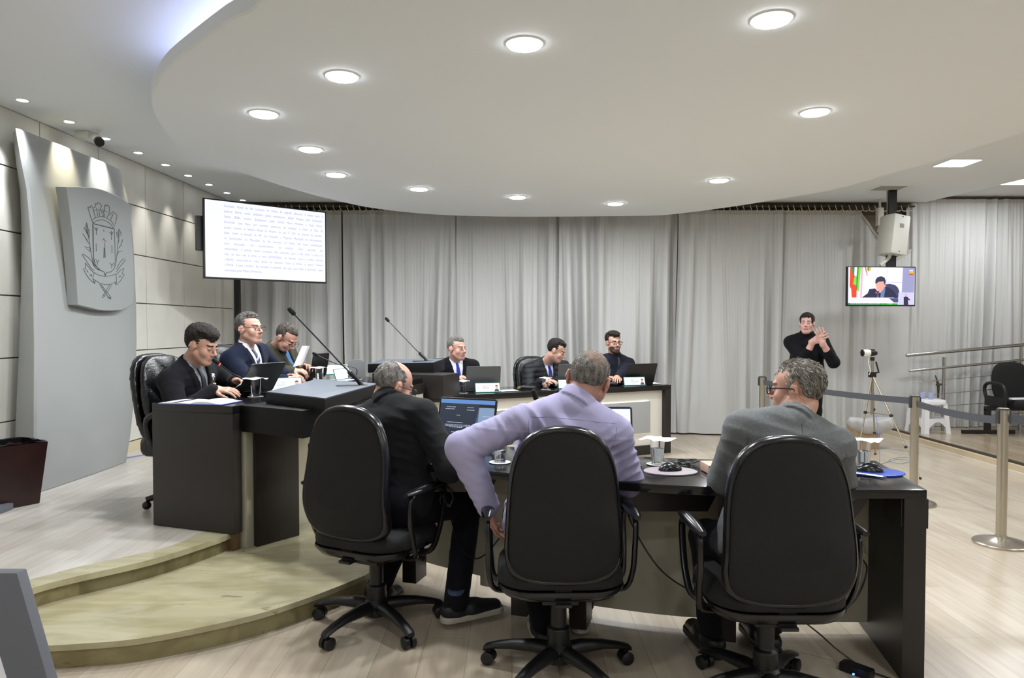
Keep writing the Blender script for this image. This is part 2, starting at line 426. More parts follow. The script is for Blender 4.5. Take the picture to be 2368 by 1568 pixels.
# hidden cove strip lying on top of the disc's rim
mb = MB(); q = [p for p in inset(disc, .22) if p[0] < -.2 and 2.9 < p[1] < 4.3]
mb.tube([(x, y, ZD+.10) for x, y in q], .010, 6)
o = mb.done('cove_light_strip', mat('cove_glow', 'cfd2ff', emit=10)); props(o, 'cool white strip light hidden on top of the rounded ceiling edge', 'light strip')
# ------------------------------------------------------------------ lamps
bezel_m = mat('lamp_bezel', 'f2f2f0', .4); diff_m = mat('diffuser_glow', 'f6fbff', emit=26)
def downlight(x, y, z, r, watts, label, grp, col=(.94, .97, 1)):
    e = empty('downlight', (x, y, z), label, 'ceiling light', group=grp)
    mb = MB(); mb.lathe([(r*1.08, 0), (r*1.08, -.006), (r, -.008), (r, -.001)], 28); mb.done('bezel', bezel_m, e)
    mb = MB(); mb.lathe([(r*.99, -.0015), (r*.98, -.010), (r*.94, -.014), (.001, -.016)], 28); mb.done('diffuser', diff_m, e, smooth=True)
    area('lamp', (0, 0, -.019), r*1.9, watts, col, parent=e)
    return e
dl = [((610, 262), 'round ceiling light nearest the cove glow, left row'), ((791, 175), 'round ceiling light between the cove-side one and the large centre one'),
      ((1213, 100), 'large round ceiling light at the top centre of the photo'), ((1784, 43), 'round ceiling light at the very top right, largest in view'),
      ((1885, 258), 'round ceiling light on the right, above the small screen side'), ((1663, 416), 'round ceiling light on the right, near the rounded ceiling end'),
      ((718, 344), 'round ceiling light above the big screen, middle of the left row'), ((777, 403), 'round ceiling light just above the big screen, last of the left row'),
      ((969, 436), 'small round ceiling light near the curtains, leftmost of the far three'), ((1197, 455), 'small round ceiling light near the curtains, middle of the far three'),
      ((1423, 470), 'small round ceiling light near the curtains, rightmost of the far three')]
for (u, v), lb in dl:
    p = at(u, v, Z=ZD); downlight(p.x, p.y, ZD, .082, DOWN_W, lb, 'round downlights in the rounded ceiling')
for x, y, wd in ((-.6, 1.2, 'above and left of the camera'), (1.7, 1.3, 'above and right of the camera'), (.5, -.2, 'just behind the camera'), (2.2, -.6, 'behind the camera to the right')):
    downlight(x, y, ZD, .082, DOWN_W*.35, 'round ceiling light '+wd, 'round downlights behind the camera')
def panel_light(x, y, z, s, label, watts=24):
    e = empty('panel_light', (x, y, z), label, 'ceiling light', group='square ceiling panels')
    mb = MB(); mb.loops([[(p[0]*k, p[1]*k, zz) for p in rrect(s, s, .01, 2)] for k, zz in ((1.05, 0), (1.05, -.012), (.98, -.014), (.97, -.004))]); mb.done('frame', bezel_m, e)
    mb = MB(); mb.box((0, 0, -.008), (s*.96, s*.96, .006)); mb.done('diffuser', diff_m, e)
    area('lamp', (0, 0, -.02), s*.9, watts, shape='SQUARE', parent=e)
    return e
p = at(2213, 375, Z=ZC); panel_light(p.x, p.y, ZC, .30, 'square ceiling panel light beyond the rounded ceiling edge on the right')
p = at(2362, 418, Z=3.04); panel_light(p.x, p.y, 3.04, .32, 'square ceiling panel light cut by the right edge of the photo')
for x, y, zz, wd in ((4.4, 3.0, ZC, 'to the right of the camera'), (4.4, -.5, ZC, 'behind the camera on the right'), (-2.6, -1.5, ZC, 'by the left wall behind the camera'), (0, -3, ZC, 'by the rear wall, left one'), (3, -3, ZC, 'by the rear wall, right one'), (6.5, 4, 3.04, 'over the low platform'), (6.5, 0, 3.04, 'over the platform behind the camera')):
    panel_light(x, y, zz, .32, 'square ceiling panel light '+wd, 16 if y < 2 else 26)
# wall-washing spots
spx = [((35, 230), 'first of the small wall spots, by the left photo edge', 'n'), ((145, 280), 'small warm ceiling spot in front of the junction box', 'w'), ((230, 319), 'small ceiling spot hidden behind the white camera', 'n'), ((307, 352), 'small ceiling spot just right of the white camera', 'w'),
       ((371, 380), 'small ceiling spot second right of the camera', 'n'), ((424, 405), 'small ceiling spot third right of the camera', 'n'), ((473, 426), 'small ceiling spot over the left corner of the big screen', 'n'),
       ((515, 445), 'small ceiling spot above the big screen frame', 'n'), ((552, 462), 'last small ceiling spot, nearest the curtains', 'n')]
for i, ((u, v), lb, c) in enumerate(spx):
    p = at(u, v, Z=ZC); e = empty('spotlight', (p.x+.05, p.y, ZC), lb, 'spotlight', group='small spotlights along the panelled wall')
    mb = MB(); mb.lathe([(.052, 0), (.05, -.006), (.036, -.008), (.034, -.001)], 20); mb.done('bezel', bezel_m, e)
    mb = MB(); mb.lathe([(.033, -.001), (.028, -.006), (.001, -.009)], 20); mb.done('diffuser', diff_m, e)
    l = bpy.data.lights.new('spot', 'SPOT'); l.energy = 85 if i < 3 else 24; l.spot_size = R(66 if i < 3 else 44); l.spot_blend = 1.0; l.shadow_soft_size = .02
    l.color = (1, .86, .6) if c == 'w' else (.93, .95, 1) if i == 0 else (1, .97, .9)
    o = bpy.data.objects.new('spot', l); COL.objects.link(o); o.parent = e; o.location = (0, 0, -.02); o.rotation_euler = (0, R(-16) if i < 3 else R(-13), 0) 
    o.rotation_euler = (0, R(15), 0)
# air vent
p = at(2055, 433, Z=ZC); e = empty('air_vent', (p.x, p.y, ZC), 'small grey air vent grille in the ceiling beside the rounded edge', 'air vent')
mb = MB(); mb.loops([[(a*k, b*k, z) for a, b in rrect(.34, .3, .01, 2)] for k, z in ((1.06, 0), (1.06, -.012), (.94, -.014), (.93, -.003))]); mb.done('frame', bezel_m, e)
mb = MB(); mb.box((0, 0, -.003), (.31, .27, .004)); mb.mi = 1
for k in range(9): mb.box((0, -.12+.03*k, -.008), (.3, .012, .006), rx=.5)
mb.done('grille', [mat('vent_dark', '6d6d6b', .7), mat('vent_slat', 'a9a9a6', .6)], e)
# ------------------------------------------------------------------ grey backdrop shield + plaque
grey_m = mat('silver_laminate', 'a0a3a2', .4, metal=.1)
grey2_m = mat('silver_plaque', '989c9b', .4, metal=.05)
def tab(rows, z): 
    rows = sorted(rows); return float(np.interp(z, [r[0] for r in rows], [r[1] for r in rows]))
rt = [(2.79, 6.17), (2.61, 6.24), (2.47, 6.31), (2.13, 6.37), (1.59, 6.40), (1.2, 6.40), (.71, 6.34), (.41, 6.27), (.2, 6.2)]
lf = [(2.78, 4.89), (2.59, 4.93), (2.36, 4.99), (2.09, 5.02), (1.7, 5.04), (1.24, 5.04), (.63, 5.02), (.18, 5.01)]
e = empty('backdrop_panel', (-3.36, 5.6, ZP), 'tall curved silver grey backdrop panel standing against the left wall', 'wall panel')
mb = MB(); L = []
def fx(z): return -3.36-.12*((z-ZP)/2.575)**1.4
for z in np.linspace(ZP+.002, 2.775, 26):
    X_ = fx(z); a, b = tab(lf, z)*X_/-3.36, tab(rt, z)*X_/-3.36; row = []
    back = a+.12
    row += [(-3.6, back, z), ((X_-3.6)/2, (back+a)/2-.004, z), (X_-.015, a-.004, z), (X_, a+.01, z)]
    for k in (.2, .4, .6, .8): row.append((X_+.012*math.sin(pi*k), a+(b-a)*k, z))
    row += [(X_, b-.02, z), (X_-.008, b, z), (-3.6, b+.01, z)]
    L.append(row)
mb.loops([[Vector(p)-Vector((-3.36, 5.6, ZP)) for p in r] for r in L]); mb.done('panel', grey_m, e, smooth=True, angle=28)
# plaque with the crest
XP = -3.32
tl, tr, br_, bl = at(153, 432, X=XP), at(306, 475, X=XP), at(284, 716, X=XP), at(180, 705, X=XP)
top = [at(u, v, X=XP) for u, v in ((153, 432), (190, 432), (233, 438), (270, 453), (306, 475))]
rgt = [at(u, v, X=XP) for u, v in ((306, 475), (303, 515), (306, 560), (310, 640), (309, 700))]
bot = [at(u, v, X=XP) for u, v in ((309, 700), (284, 716), (240, 718), (205, 711), (180, 705))]
lft = [at(u, v, X=XP) for u, v in ((180, 705), (176, 640), (168, 550), (160, 480), (153, 432))]
ol = []
for seg in (top, rgt, bot, lft): ol += spline(seg, 5)[:-1]
e = empty('plaque', (XP, 5.65, 1.5), 'curved silver plaque with an engraved municipal crest on the grey panel', 'plaque')
og = Vector((XP, 5.65, 1.5)); mb = MB()
mb.loops([[Vector((x, p.y, p.z))-og for p in ol] for x in (-3.40, XP-.003)]+[[Vector((XP, og.y+(p.y-og.y)*.994, 2.0+(p.z-2.0)*.994))-og for p in ol]])
mb.done('plate', grey2_m, e, smooth=True, angle=30)
ink = mat('crest_ink', '4a5553', .5)
cr = dict(
 crown=[[(600, 440), (640, 410), (700, 395), (760, 405), (815, 440), (860, 505)], [(612, 470), (660, 440), (720, 432), (775, 450), (820, 490), (850, 530)], [(600, 440), (612, 470)], [(612, 473), (852, 532)], [(615, 478), (850, 537)],
        [(598, 435), (578, 370), (556, 300), (558, 285), (580, 300), (590, 270), (610, 290), (640, 405)], [(620, 300), (640, 290), (640, 248), (660, 262), (665, 240), (690, 242), (700, 262), (710, 270), (700, 320), (735, 395)],
        [(655, 300), (665, 395)], [(615, 330), (640, 322), (690, 318), (740, 330), (770, 345)], [(745, 340), (750, 262), (765, 278), (780, 262), (800, 290), (800, 350), (775, 400)], [(800, 380), (845, 340), (860, 360), (885, 380), (880, 420), (865, 480)], [(840, 370), (815, 430)], [(680, 320), (690, 390)], [(730, 335), (745, 395)]],
 shield=[[(608, 480), (612, 700), (618, 850), (625, 930), (645, 985), (690, 1005), (735, 1020), (752, 1050), (770, 1028), (820, 1020), (855, 985), (865, 900), (862, 700), (855, 535)], [(618, 490), (622, 860), (640, 950), (690, 990)],
         [(640, 940), (662, 985), (700, 1003), (738, 1022), (752, 1068), (768, 1030), (815, 1025), (850, 992)], [(735, 640), (742, 665), (765, 680)], [(735, 650), (722, 660)], [(740, 690), (750, 740)], [(738, 745), (735, 865), (752, 862), (748, 750), (738, 745)], [(742, 750), (743, 860)],
         [(630, 520), (655, 560), (650, 605)], [(665, 525), (655, 565)], [(648, 520), (652, 560)], [(800, 570), (825, 600), (822, 660)], [(840, 570), (826, 600)], [(822, 560), (824, 600)],
         [(645, 880), (665, 920), (660, 955)], [(683, 885), (668, 915)], [(805, 920), (825, 950), (825, 985)], [(845, 925), (828, 950)], [(648, 700), (650, 790)], [(828, 720), (830, 810)], [(735, 545), (737, 570)]],
 ribbon=[[(625, 1030), (680, 1060), (752, 1075), (820, 1065), (875, 1045)], [(612, 1100), (680, 1145), (755, 1168), (820, 1160), (880, 1130)], [(625, 1030), (612, 1100)], [(875, 1045), (880, 1130)],
         [(612, 1100), (632, 1155), (640, 1115)], [(632, 1155), (570, 1100), (530, 1040), (503, 985), (530, 990), (528, 920), (560, 965), (620, 1030)], [(880, 1130), (875, 1170), (862, 1140)], [(875, 1170), (925, 1125), (970, 1048), (942, 1050), (965, 980), (930, 1000), (880, 1050)], [(540, 1000), (560, 1030), (545, 1010)], [(575, 1050), (598, 1075), (595, 1045)], [(905, 1085), (930, 1070), (915, 1060)]],
 laurel=[[(560, 600), (575, 700), (590, 800), (610, 900), (630, 970)], [(540, 465), (530, 520), (562, 628), (560, 540), (540, 465)], [(540, 490), (556, 600)], [(510, 515), (545, 590)], [(498, 590), (540, 650), (565, 700), (500, 590)], [(577, 540), (570, 640)], [(520, 738), (575, 750), (592, 800), (540, 760)],
         [(490, 830), (505, 820), (560, 860), (600, 900), (620, 950)], [(490, 830), (540, 900), (600, 990), (630, 1005)], [(910, 538), (935, 600), (905, 630), (895, 560), (910, 538)], [(908, 560), (905, 690)], [(950, 655), (930, 720), (905, 755)], [(950, 785), (905, 790), (880, 850)], [(980, 880), (955, 875), (915, 920), (880, 990)], [(980, 890), (930, 950), (880, 1020)], [(905, 630), (890, 760), (880, 880), (868, 960)], [(880, 570), (890, 640)]],
 tools=[[(690, 1160), (730, 1225), (800, 1330), (818, 1330), (810, 1300), (760, 1240), (705, 1165)], [(800, 1170), (765, 1230), (720, 1300), (722, 1316), (740, 1305), (790, 1235), (825, 1165)], [(735, 1290), (750, 1300)], [(775, 1300), (810, 1320)]])
cr['laurel2'] = [l for l in cr['laurel'] if l[0][0] > 700]; cr['laurel'] = [l for l in cr['laurel'] if l[0][0] < 700]
for nm, ls in cr.items():
    mb = MB()
    for l in ls:
        P = [at(90+x*.2041, 420+y*.2041, X=XP+.0015)-og for x, y in l]; mb.tube(P, .0021, 5)
    mb.done(dict(crown='engraved_crown', shield='engraved_shield', ribbon='engraved_ribbon', laurel='engraved_branches', laurel2='engraved_branches', tools='engraved_staffs')[nm], ink, e)
# ------------------------------------------------------------------ curtains
cur_m = mat('curtain_cloth', 'bcbcba', .9, transl=.08, bump=.1, bscale=400, stretch=(1, 1, .2))
nt = cur_m.node_tree
def curtain(x0, x1, y, z0, z1, seed, label, amp=.045, drift=.5, lam=.13, top=None, grp='pleated pale curtains'):
    rnd = random.Random(seed); w_ = x1-x0; nx = int(w_/.009); nz = 26
    amp *= 1.25; ks = [(rnd.uniform(.75, 1.3)*2*pi/lam, rnd.uniform(0, 6), rnd.uniform(-drift, drift)) for _ in range(3)]
    ks2 = [(rnd.uniform(.6, 1.5)*2*pi/(lam*4), rnd.uniform(0, 6), rnd.uniform(-drift, drift)*2) for _ in range(2)]
    def yy(x, t):
        fr = .4+.6*min(1, t*2.0)
        xx = x+.05*math.sin(3.1*x+seed)*t+.03*math.sin(7*x+2*seed)*t
        a = sum(math.sin(k*xx+p+d*t*3) for k, p, d in ks)/1.9
        b = sum(math.sin(k*xx+p+d*t*2) for k, p, d in ks2)
        hf = math.sin(2*pi*xx/.043+2*math.sin(9*xx))*.06*(1-t)
        a = math.copysign(abs(a)**.75, a)
        return amp*(a*(.55+.45*math.sin(xx*5+seed+2*t))*fr+.45*b*t+hf)
    P = []
    for i in range(nz+1):
        t = i/nz; z = z1+(z0-z1)*t; row = []
        for j in range(nx+1):
            x = x0+w_*j/nx
            sl = .02*math.sin(x*4+seed)*t
            row.append((x+sl, y+yy(x, t), z + (top(x)*(1-t) if top else 0)))
        P.append(row)
    e = empty('curtain', (x0, y, z0), label, 'curtain', group=grp)
    P = [[(a-x0, b-y, c-z0) for a, b, c in r] for r in P]
    mb = MB(); mb.grid(P); o = mb.done('cloth', cur_m, e, smooth=True, angle=180)
    mb = MB(); hd = [[(a, b-.004, c) for a, b, c in P[0]], [(a, b-.006, c-.05) for a, b, c in P[0]]]
    mb.grid(hd); mb.done('heading_tape', mat('curtain_tape', 'a8a49a', .85), e, smooth=True, angle=180)
    return e
YC = 9.08; ZT = 2.845
curtain(-3.63, -3.50, YC+.02, ZP, ZT, 3, 'narrow pale curtain in the corner between panelled wall and black pole', .03)
curtain(-3.45, -2.16, YC, ZP, ZT, 11, 'pale curtain hanging below the big screen', .06, lam=.2)
curtain(-2.14, -.72, YC-.02, .02, ZT, 23, 'pale curtain between the big screen and the grey-haired man at the back desk', .06, lam=.18)
curtain(-.75, .62, YC+.03, .02, ZT, 31, 'pale curtain behind the man in dark suit and blue tie at the back desk', .07, .8, .22)
curtain(.60, 2.11, YC, .02, ZT, 47, 'pale curtain behind the two dark-haired men at the back desk', .065, .8, .2)
curtain(2.10, 3.42, YC-.03, .02, ZT, 59, 'pale curtain right of the back desk end, its hem on the floor', .055, .5, .2)
curtain(3.40, 4.42, YC, .02, ZT, 61, 'pale curtain left of the speaker, behind the woman in black', .045, .4, .16)
# fallen corner: sagging curtain leaves a triangle of wall open beside the loudspeaker
def sag(x): 
    t = (x-4.43)/.44
    return -max(0, min(1.0, t))*.60 if t < 1 else -.60+(x-4.87)/.2*.12
curtain(4.41, 5.08, YC+.03, .02, ZT, 67, 'sagging pale curtain behind the small screen and tripod', .02, .3, .16, top=sag)
curtain(5.03, 6.4, YC+.05, .095, 3.0, 71, 'pale curtain behind the steel handrail', .05, .5, .15)
curtain(6.4, 8.0, YC+.06, .095, 3.0, 73, 'pale curtain at the far right behind the handrail', .05, .5, .17)
rail_m = mat('curtain_rail_wood', '3a3220', .5, noise=.4, nscale=14)
def rail(x0, x1, label, step=.085):
    e = empty('curtain_rail', (x0, YC, 2.9), label, 'curtain rail')
    mb = MB(); mb.box(((x1-x0)/2, .07, .03), (x1-x0, .03, .05)); mb.tube([(0, 0, .0), (x1-x0, 0, .0)], .012, 8); mb.done('rod', rail_m, e)
    mb = MB(); k = 0.03
    while k < x1-x0-.03:
        mb.tube([(k-.01, -.015, .012), (k-.006, -.022, -.01), (k+.004, -.02, -.035), (k+.012, -.012, -.056)], .005, 5)
        mb.tube([(k+.012, -.012, -.056), (k+.012+step*.4, -.015, -.064), (k+step-.01, -.015, -.05)], .006, 5)
        k += step*random.Random(int(k*999)).uniform(.85, 1.15)
    mb.done('hooks', mat('hook_plastic', 'c5bfae', .6), e)
rail(-3.6, -.9, 'dark curtain rail with pale hooks at the upper left, above the big screen')
rail(1.5, 5.1, 'dark curtain rail with pale hooks at the upper right, left of the loudspeaker')
# ================================================================== DESKS
gran_m = mat('black_granite', '0b0b0c', .12, noise=0, col2='1a1a1c', nscale=260)
dark_m = mat('dark_laminate', '1d1918', .42, noise=.12, nscale=60, stretch=(1, 1, .1))
dark2_m = mat('dark_brown_laminate', '1a1212', .4, noise=.15, nscale=60, stretch=(1, 1, .1))
cream_m = mat('cream_laminate', 'b9b4a2', .5, noise=.03, nscale=4)
whitel_m = mat('white_laminate', 'd4d1c8', .5)
lit_m = mat('led_strip_glow', 'fff6e6', emit=7)
chrome_m = mat('chrome', 'cfd0d2', .15, metal=1)
def desk(name, label, loc, parts):
    e = empty(name, loc, label, 'desk')
    for nm, mb, m, bv in parts: mb.done(nm, m, e, bevel=bv, world=True)
    return e
# --- dais desk (straight, runs away from the camera)
ax = Vector((.34, .94, 0)).normalized(); nx_ = Vector((.94, -.34, 0)).normalized()
A0 = Vector((-2.13, 4.21, 0)); B0 = Vector((-1.575, 4.01, 0)); Ln = 2.34
A1, B1 = A0+ax*Ln-nx_*.10, B0+ax*Ln
def P2(*v): return [(p.x, p.y) for p in v]
e = empty('dais_desk', (A0.x, A0.y, ZP), 'long black topped desk on the raised floor with three seated men', 'desk')
mb = MB(); mb.prism(P2(A0, B0, B1, A1), .885, .93); mb.done('tabletop', gran_m, e, bevel=.003, world=True)
mb = MB(); t = ax*.07; mb.prism(P2(A0, B0, B0+t, A0+t), ZP, .885); mb.done('end_panel', dark_m, e, bevel=.002, world=True)
mb = MB(); mb.prism(P2(A1-t, B1-t, B1, A1), ZP, .885); mb.done('end_panel', dark_m, e, bevel=.002, world=True)
mb = MB(); c0 = B0+ax*.09-nx_*.035; c1 = B1-ax*.02-nx_*.035; mb.prism(P2(c0, c0+nx_*.05, c1+nx_*.05, c1), ZS+.001, .885); mb.done('front_panel', cream_m, e, world=True)
mb = MB(); c0 = B0+ax*.07; c1 = B1-ax*.0; mb.prism(P2(c0-nx_*.0, c0+nx_*.02, c1+nx_*.02, c1), .80, .885); mb.done('apron', dark_m, e, world=True)
mb = MB(); c0 = B0+ax*.02-nx_*.1; mb.prism(P2(c0, c0+nx_*.085, c0+nx_*.085+ax*.05, c0+ax*.05), ZS, ZP); mb.done('support_block', mat('brown_wood', '6b5138', .5), e, world=True)
# --- black cabinet end that closes the dais desk at the far side
q = [Vector((-1.27, 6.47, 0)), Vector((-.60, 6.20, 0)), Vector((-.48, 6.52, 0)), Vector((-1.18, 6.80, 0))]
mb = MB(); mb.prism(P2(*q), .747, .955); o = mb.done('desk_cabinet', dark_m, bevel=.003)
props(o, 'black box cabinet standing on the left end of the back desk, below the far lectern', 'cabinet')
# --- lecterns
def lectern(z0, zt, quad, label, tilt, parts):
    c = sum(quad, Vector((0, 0, 0)))/4; e = empty('lectern', (c.x, c.y, z0), label, 'lectern')
    for nm, mb, m in parts: mb.done(nm, m, e, bevel=.002, world=True)
    mb = MB(); mb.prism(P2(*quad), zt[0], [zt[1]+d for d in tilt]); mb.done('reading_box', mat('lectern_black', '0c0c0e', .5, spec=.2), e, bevel=.002, world=True)
    q2 = [c+(p-c)*.985 for p in quad]; q2 = [Vector((p.x, p.y, 0)) for p in q2]
    mb = MB(); mb.prism(P2(*q2), [zt[1]+d+.0015 for d in tilt], [zt[1]+d+.005 for d in tilt]); mb.done('reading_surface', mat('slate_blue_surface', '5b626d', .35), e, world=True)
    return e
quad = [Vector((-1.434, 4.15, 0)), Vector((-.99, 3.77, 0)), Vector((-.86, 4.61, 0)), Vector((-1.37, 5.0, 0))]
m1 = MB(); m1.prism([(-1.545, 4.06), (-1.12, 3.80), (-.86, 4.40), (-.84, 4.66), (-1.272, 4.82)], .78, .93)
m2 = MB(); a, b = Vector((-1.505, 4.13, 0)), Vector((-1.33, 4.36, 0)); nn = (b-a).normalized(); nn = Vector((nn.y, -nn.x, 0)); m2.prism(P2(a, a+nn*.035, b+nn*.035, b), ZS+.001, .78)
lectern(ZS, (.932, .995), quad, 'black speaker lectern with slate blue slanted top and long microphone', (.0, .0, .012, .012), [('base_slab', m1, mat('lectern_black', '0c0c0e', .5, spec=.2)), ('side_panel', m2, dark2_m)])
quad2 = [Vector((-1.34, 6.62, 0)), Vector((-.72, 6.55, 0)), Vector((-.66, 7.0, 0)), Vector((-1.32, 7.12, 0))]
m1 = MB(); m1.b2((-1.3, 6.98, ZP), (-.75, 7.1, .95))
lectern(ZP, (.95, 1.045), quad2, 'black lectern at the back beside the grey-haired man', (-.015, .0, .015, .0), [('base_slab', m1, dark_m)])
# --- back desk with lit border
Bk0 = Vector((-1.10, 6.24, 0)); Bk1 = Vector((1.735, 7.765, 0)); dv = (Bk1-Bk0).normalized(); nv = Vector((-dv.y, dv.x, 0))
LB = (Bk1-Bk0).length
e = empty('back_desk', (Bk0.x, Bk0.y, 0), 'black topped desk with glowing white bordered front by the curtains', 'desk')
def bp(s, d): return Bk0+dv*s+nv*d
mb = MB(); mb.prism(P2(bp(0, 0), bp(LB, 0), bp(LB, .62), bp(0, .62)), .69, .745); mb.done('tabletop', gran_m, e, bevel=.003, world=True)
mb = MB(); mb.prism(P2(bp(LB-.075, 0), bp(LB, 0), bp(LB, .6), bp(LB-.075, .6)), 0, .69); mb.done('end_panel', dark_m, e, bevel=.002, world=True)
mb = MB(); mb.prism(P2(bp(0, .03), bp(LB-.075, .03), bp(LB-.075, .06), bp(0, .06)), .0, .10); mb.done('plinth', dark_m, e, world=True)
mb = MB(); mb.prism(P2(bp(0, .06), bp(LB-.075, .06), bp(LB-.075, .08), bp(0, .08)), .10, .69); mb.done('front_panel', whitel_m, e, world=True)
mb = MB(); mb.prism(P2(bp(0, .03), bp(LB-.26, .03), bp(LB-.26, .052), bp(0, .052)), .235, .575); mb.done('inset_panel', mat('grey_inset', '9d9fa1', .4), e, bevel=.002, world=True)
mb = MB(); p1 = [bp(-.0, .056), bp(LB-.27, .056)]
mb.tube([(p1[0].x, p1[0].y, .567), (p1[1].x, p1[1].y, .567)], .006, 6); mb.tube([(p1[1].x, p1[1].y, .567), (p1[1].x, p1[1].y, .243)], .006, 6); mb.tube([(p1[0].x, p1[0].y, .243), (p1[1].x, p1[1].y, .243)], .006, 6)
mb.done('light_strip', lit_m, e, world=True)
# --- foreground curved desk
near = spline([(-1.10, 3.83, 0), (-.65, 3.43, 0), (-.11, 3.10, 0), (.44, 2.875, 0), (.80, 2.785, 0), (1.2, 2.745, 0), (1.60, 2.735, 0)], 8)
def off(pts, d):
    out = []
    for i, p in enumerate(pts):
        a, b = pts[max(i-1, 0)], pts[min(i+1, len(pts)-1)]; t = (b-a).normalized(); out.append(Vector((p.x-t.y*d, p.y+t.x*d, 0)))
    return out
near = [Vector((p.x, p.y, 0)) for p in near]; farp = off(near, .60); farp[-1] = Vector((1.71, 3.34, 0))
e = empty('curved_desk', (near[20].x, near[20].y, 0), 'long curved glossy black desk in front, three men seated from behind', 'desk')
mb = MB(); mb.prism(P2(*near)+P2(*farp[::-1]), .715, .75); mb.done('tabletop', gran_m, e, bevel=.003, world=True)
mo = off(near, .43); mo2 = off(near, .455)
for i, (a, b, z0) in enumerate(((0, 12, ZS+.004), (12, len(mo)-1, .055))):
    mb = MB(); mb.prism(P2(*mo[a:b+1])+P2(*mo2[a:b+1][::-1]), z0, .715); mb.done('modesty_panel', cream_m, e, world=True)
fo = off(near, .57); fo2 = off(near, .595)
mb = MB(); mb.prism(P2(*fo)+P2(*fo2[::-1]), .60, .715); mb.done('apron', dark_m, e, world=True)
r0 = near[-1]; 
mb = MB(); mb.prism([(1.515, 2.738), (1.60, 2.735), (1.71, 3.34), (1.625, 3.34)], 0, .715); mb.done('end_panel', dark_m, e, bevel=.002, world=True)
mb = MB(); mb.prism([(1.515, 2.76), (1.605, 2.732), (1.608, 2.75), (1.52, 2.9)], .60, .714); mb.done('corner_strip', dark_m, e, world=True)
# drawers
def drawer(x0, x1, y0, y1, z0, z1, cut):
    mb = MB(); mb.loops([[(x0, y, z1), (x1, y, z1), (x1-cut, y, z0), (x0+cut*.3, y, z0)] for y in (y0, y1)]); d = mb.done('drawer', dark2_m, e, bevel=.003, world=True)
    mb = MB(); mb.lathe([(.009, 0), (.009, .003), (.006, .004)], 12); 
    k = mb.done('lock', chrome_m, d); k.location = ((x0+x1)/2-e.location.x, y0-.001-e.location.y, (z0+z1)/2-e.location.z+.01); k.rotation_euler = (pi/2, 0, 0)
drawer(.38, .86, 2.93, 3.25, .615, .712, .05); drawer(1.18, 1.42, 2.80, 3.15, .60, .712, .08); drawer(-.42, -.05, 3.28, 3.5, .615, .712, .05)
# desk legs with chrome levellers
for x, y in ((-.50, 3.63), (.30, 3.08), (.90, 2.96), (.05, 3.22)):
    mb = MB(); mb.box((x, y, .4), (.075, .13, .63), rz=-.3); l = mb.done('leg', dark2_m, e, bevel=.003, world=True)
    mb = MB(); mb.lathe([(.02, 0), (.03, .006), (.026, .03), (.016, .05), (.016, .09)], 16, (x+.02-e.location.x, y-.05-e.location.y, 0)); f = mb.done('levelling_foot', chrome_m, l, smooth=True)
# socket
mb = MB(); mb.lathe([(.032, 0), (.03, .008), (.012, .009), (.012, .004)], 20); o = mb.done('power_socket', mat('socket_cream', 'bdb38c', .4)); o.location = (1.535, 3.12, .36); o.rotation_euler = (pi/2, 0, -.2)
props(o, 'round cream power socket on the panel at the right end under the curved desk', 'socket')
def cord(pts, r, label, m=None, name='cable', cat='cable'):
    mb = MB(); mb.tube(spline(pts, 6), r, 6); o = mb.done(name, m or black_m, smooth=True); return props(o, label, cat)
cord([(1.535, 3.10, .36), (1.53, 3.05, .34), (1.50, 3.02, .28), (1.44, 2.98, .22), (1.36, 2.96, .18)], .0035, 'black cable hanging from the socket at the right desk end')
cord([(.50, 3.08, .60), (.52, 3.05, .52), (.62, 3.0, .36), (.75, 2.98, .27), (.9, 2.97, .24)], .0035, 'black cable sagging under the curved desk between the right two chairs')
cord([(-.30, 3.42, .48), (-.25, 3.36, .34), (-.18, 3.3, .3), (-.12, 3.27, .33), (-.05, 3.25, .42)], .0035, 'black cable sagging behind the lilac-shirted man under the desk')
cord([(-.36, 3.30, .72), (-.33, 3.26, .62), (-.29, 3.25, .56), (-.27, 3.26, .60), (-.31, 3.27, .64), (-.33, 3.27, .57), (-.28, 3.27, .55)], .004, 'bundled black cable hanging under the desk beside the dark-jacketed man')
cord([(1.05, 2.95, .25), (1.15, 2.93, .2), (1.26, 2.9, .12), (1.33, 2.88, .06), (1.42, 2.80, .012), (1.55, 2.68, .008)], .0035, 'black cord running from desk to the power adapter on the floor')
e2_ = empty('power_adapter', (1.37, 2.80, .001), 'black power adapter with blue light on the floor below the desk', 'power adapter')
mb = MB(); mb.box((0, 0, .017), (.05, .12, .034), rz=.7); mb.done('body', black_m, e2_, bevel=.006)
mb = MB(); mb.box((-.035, -.045, .02), (.006, .006, .006), rz=.7); mb.done('indicator', mat('blue_led', '2f6bff', emit=8), e2_)
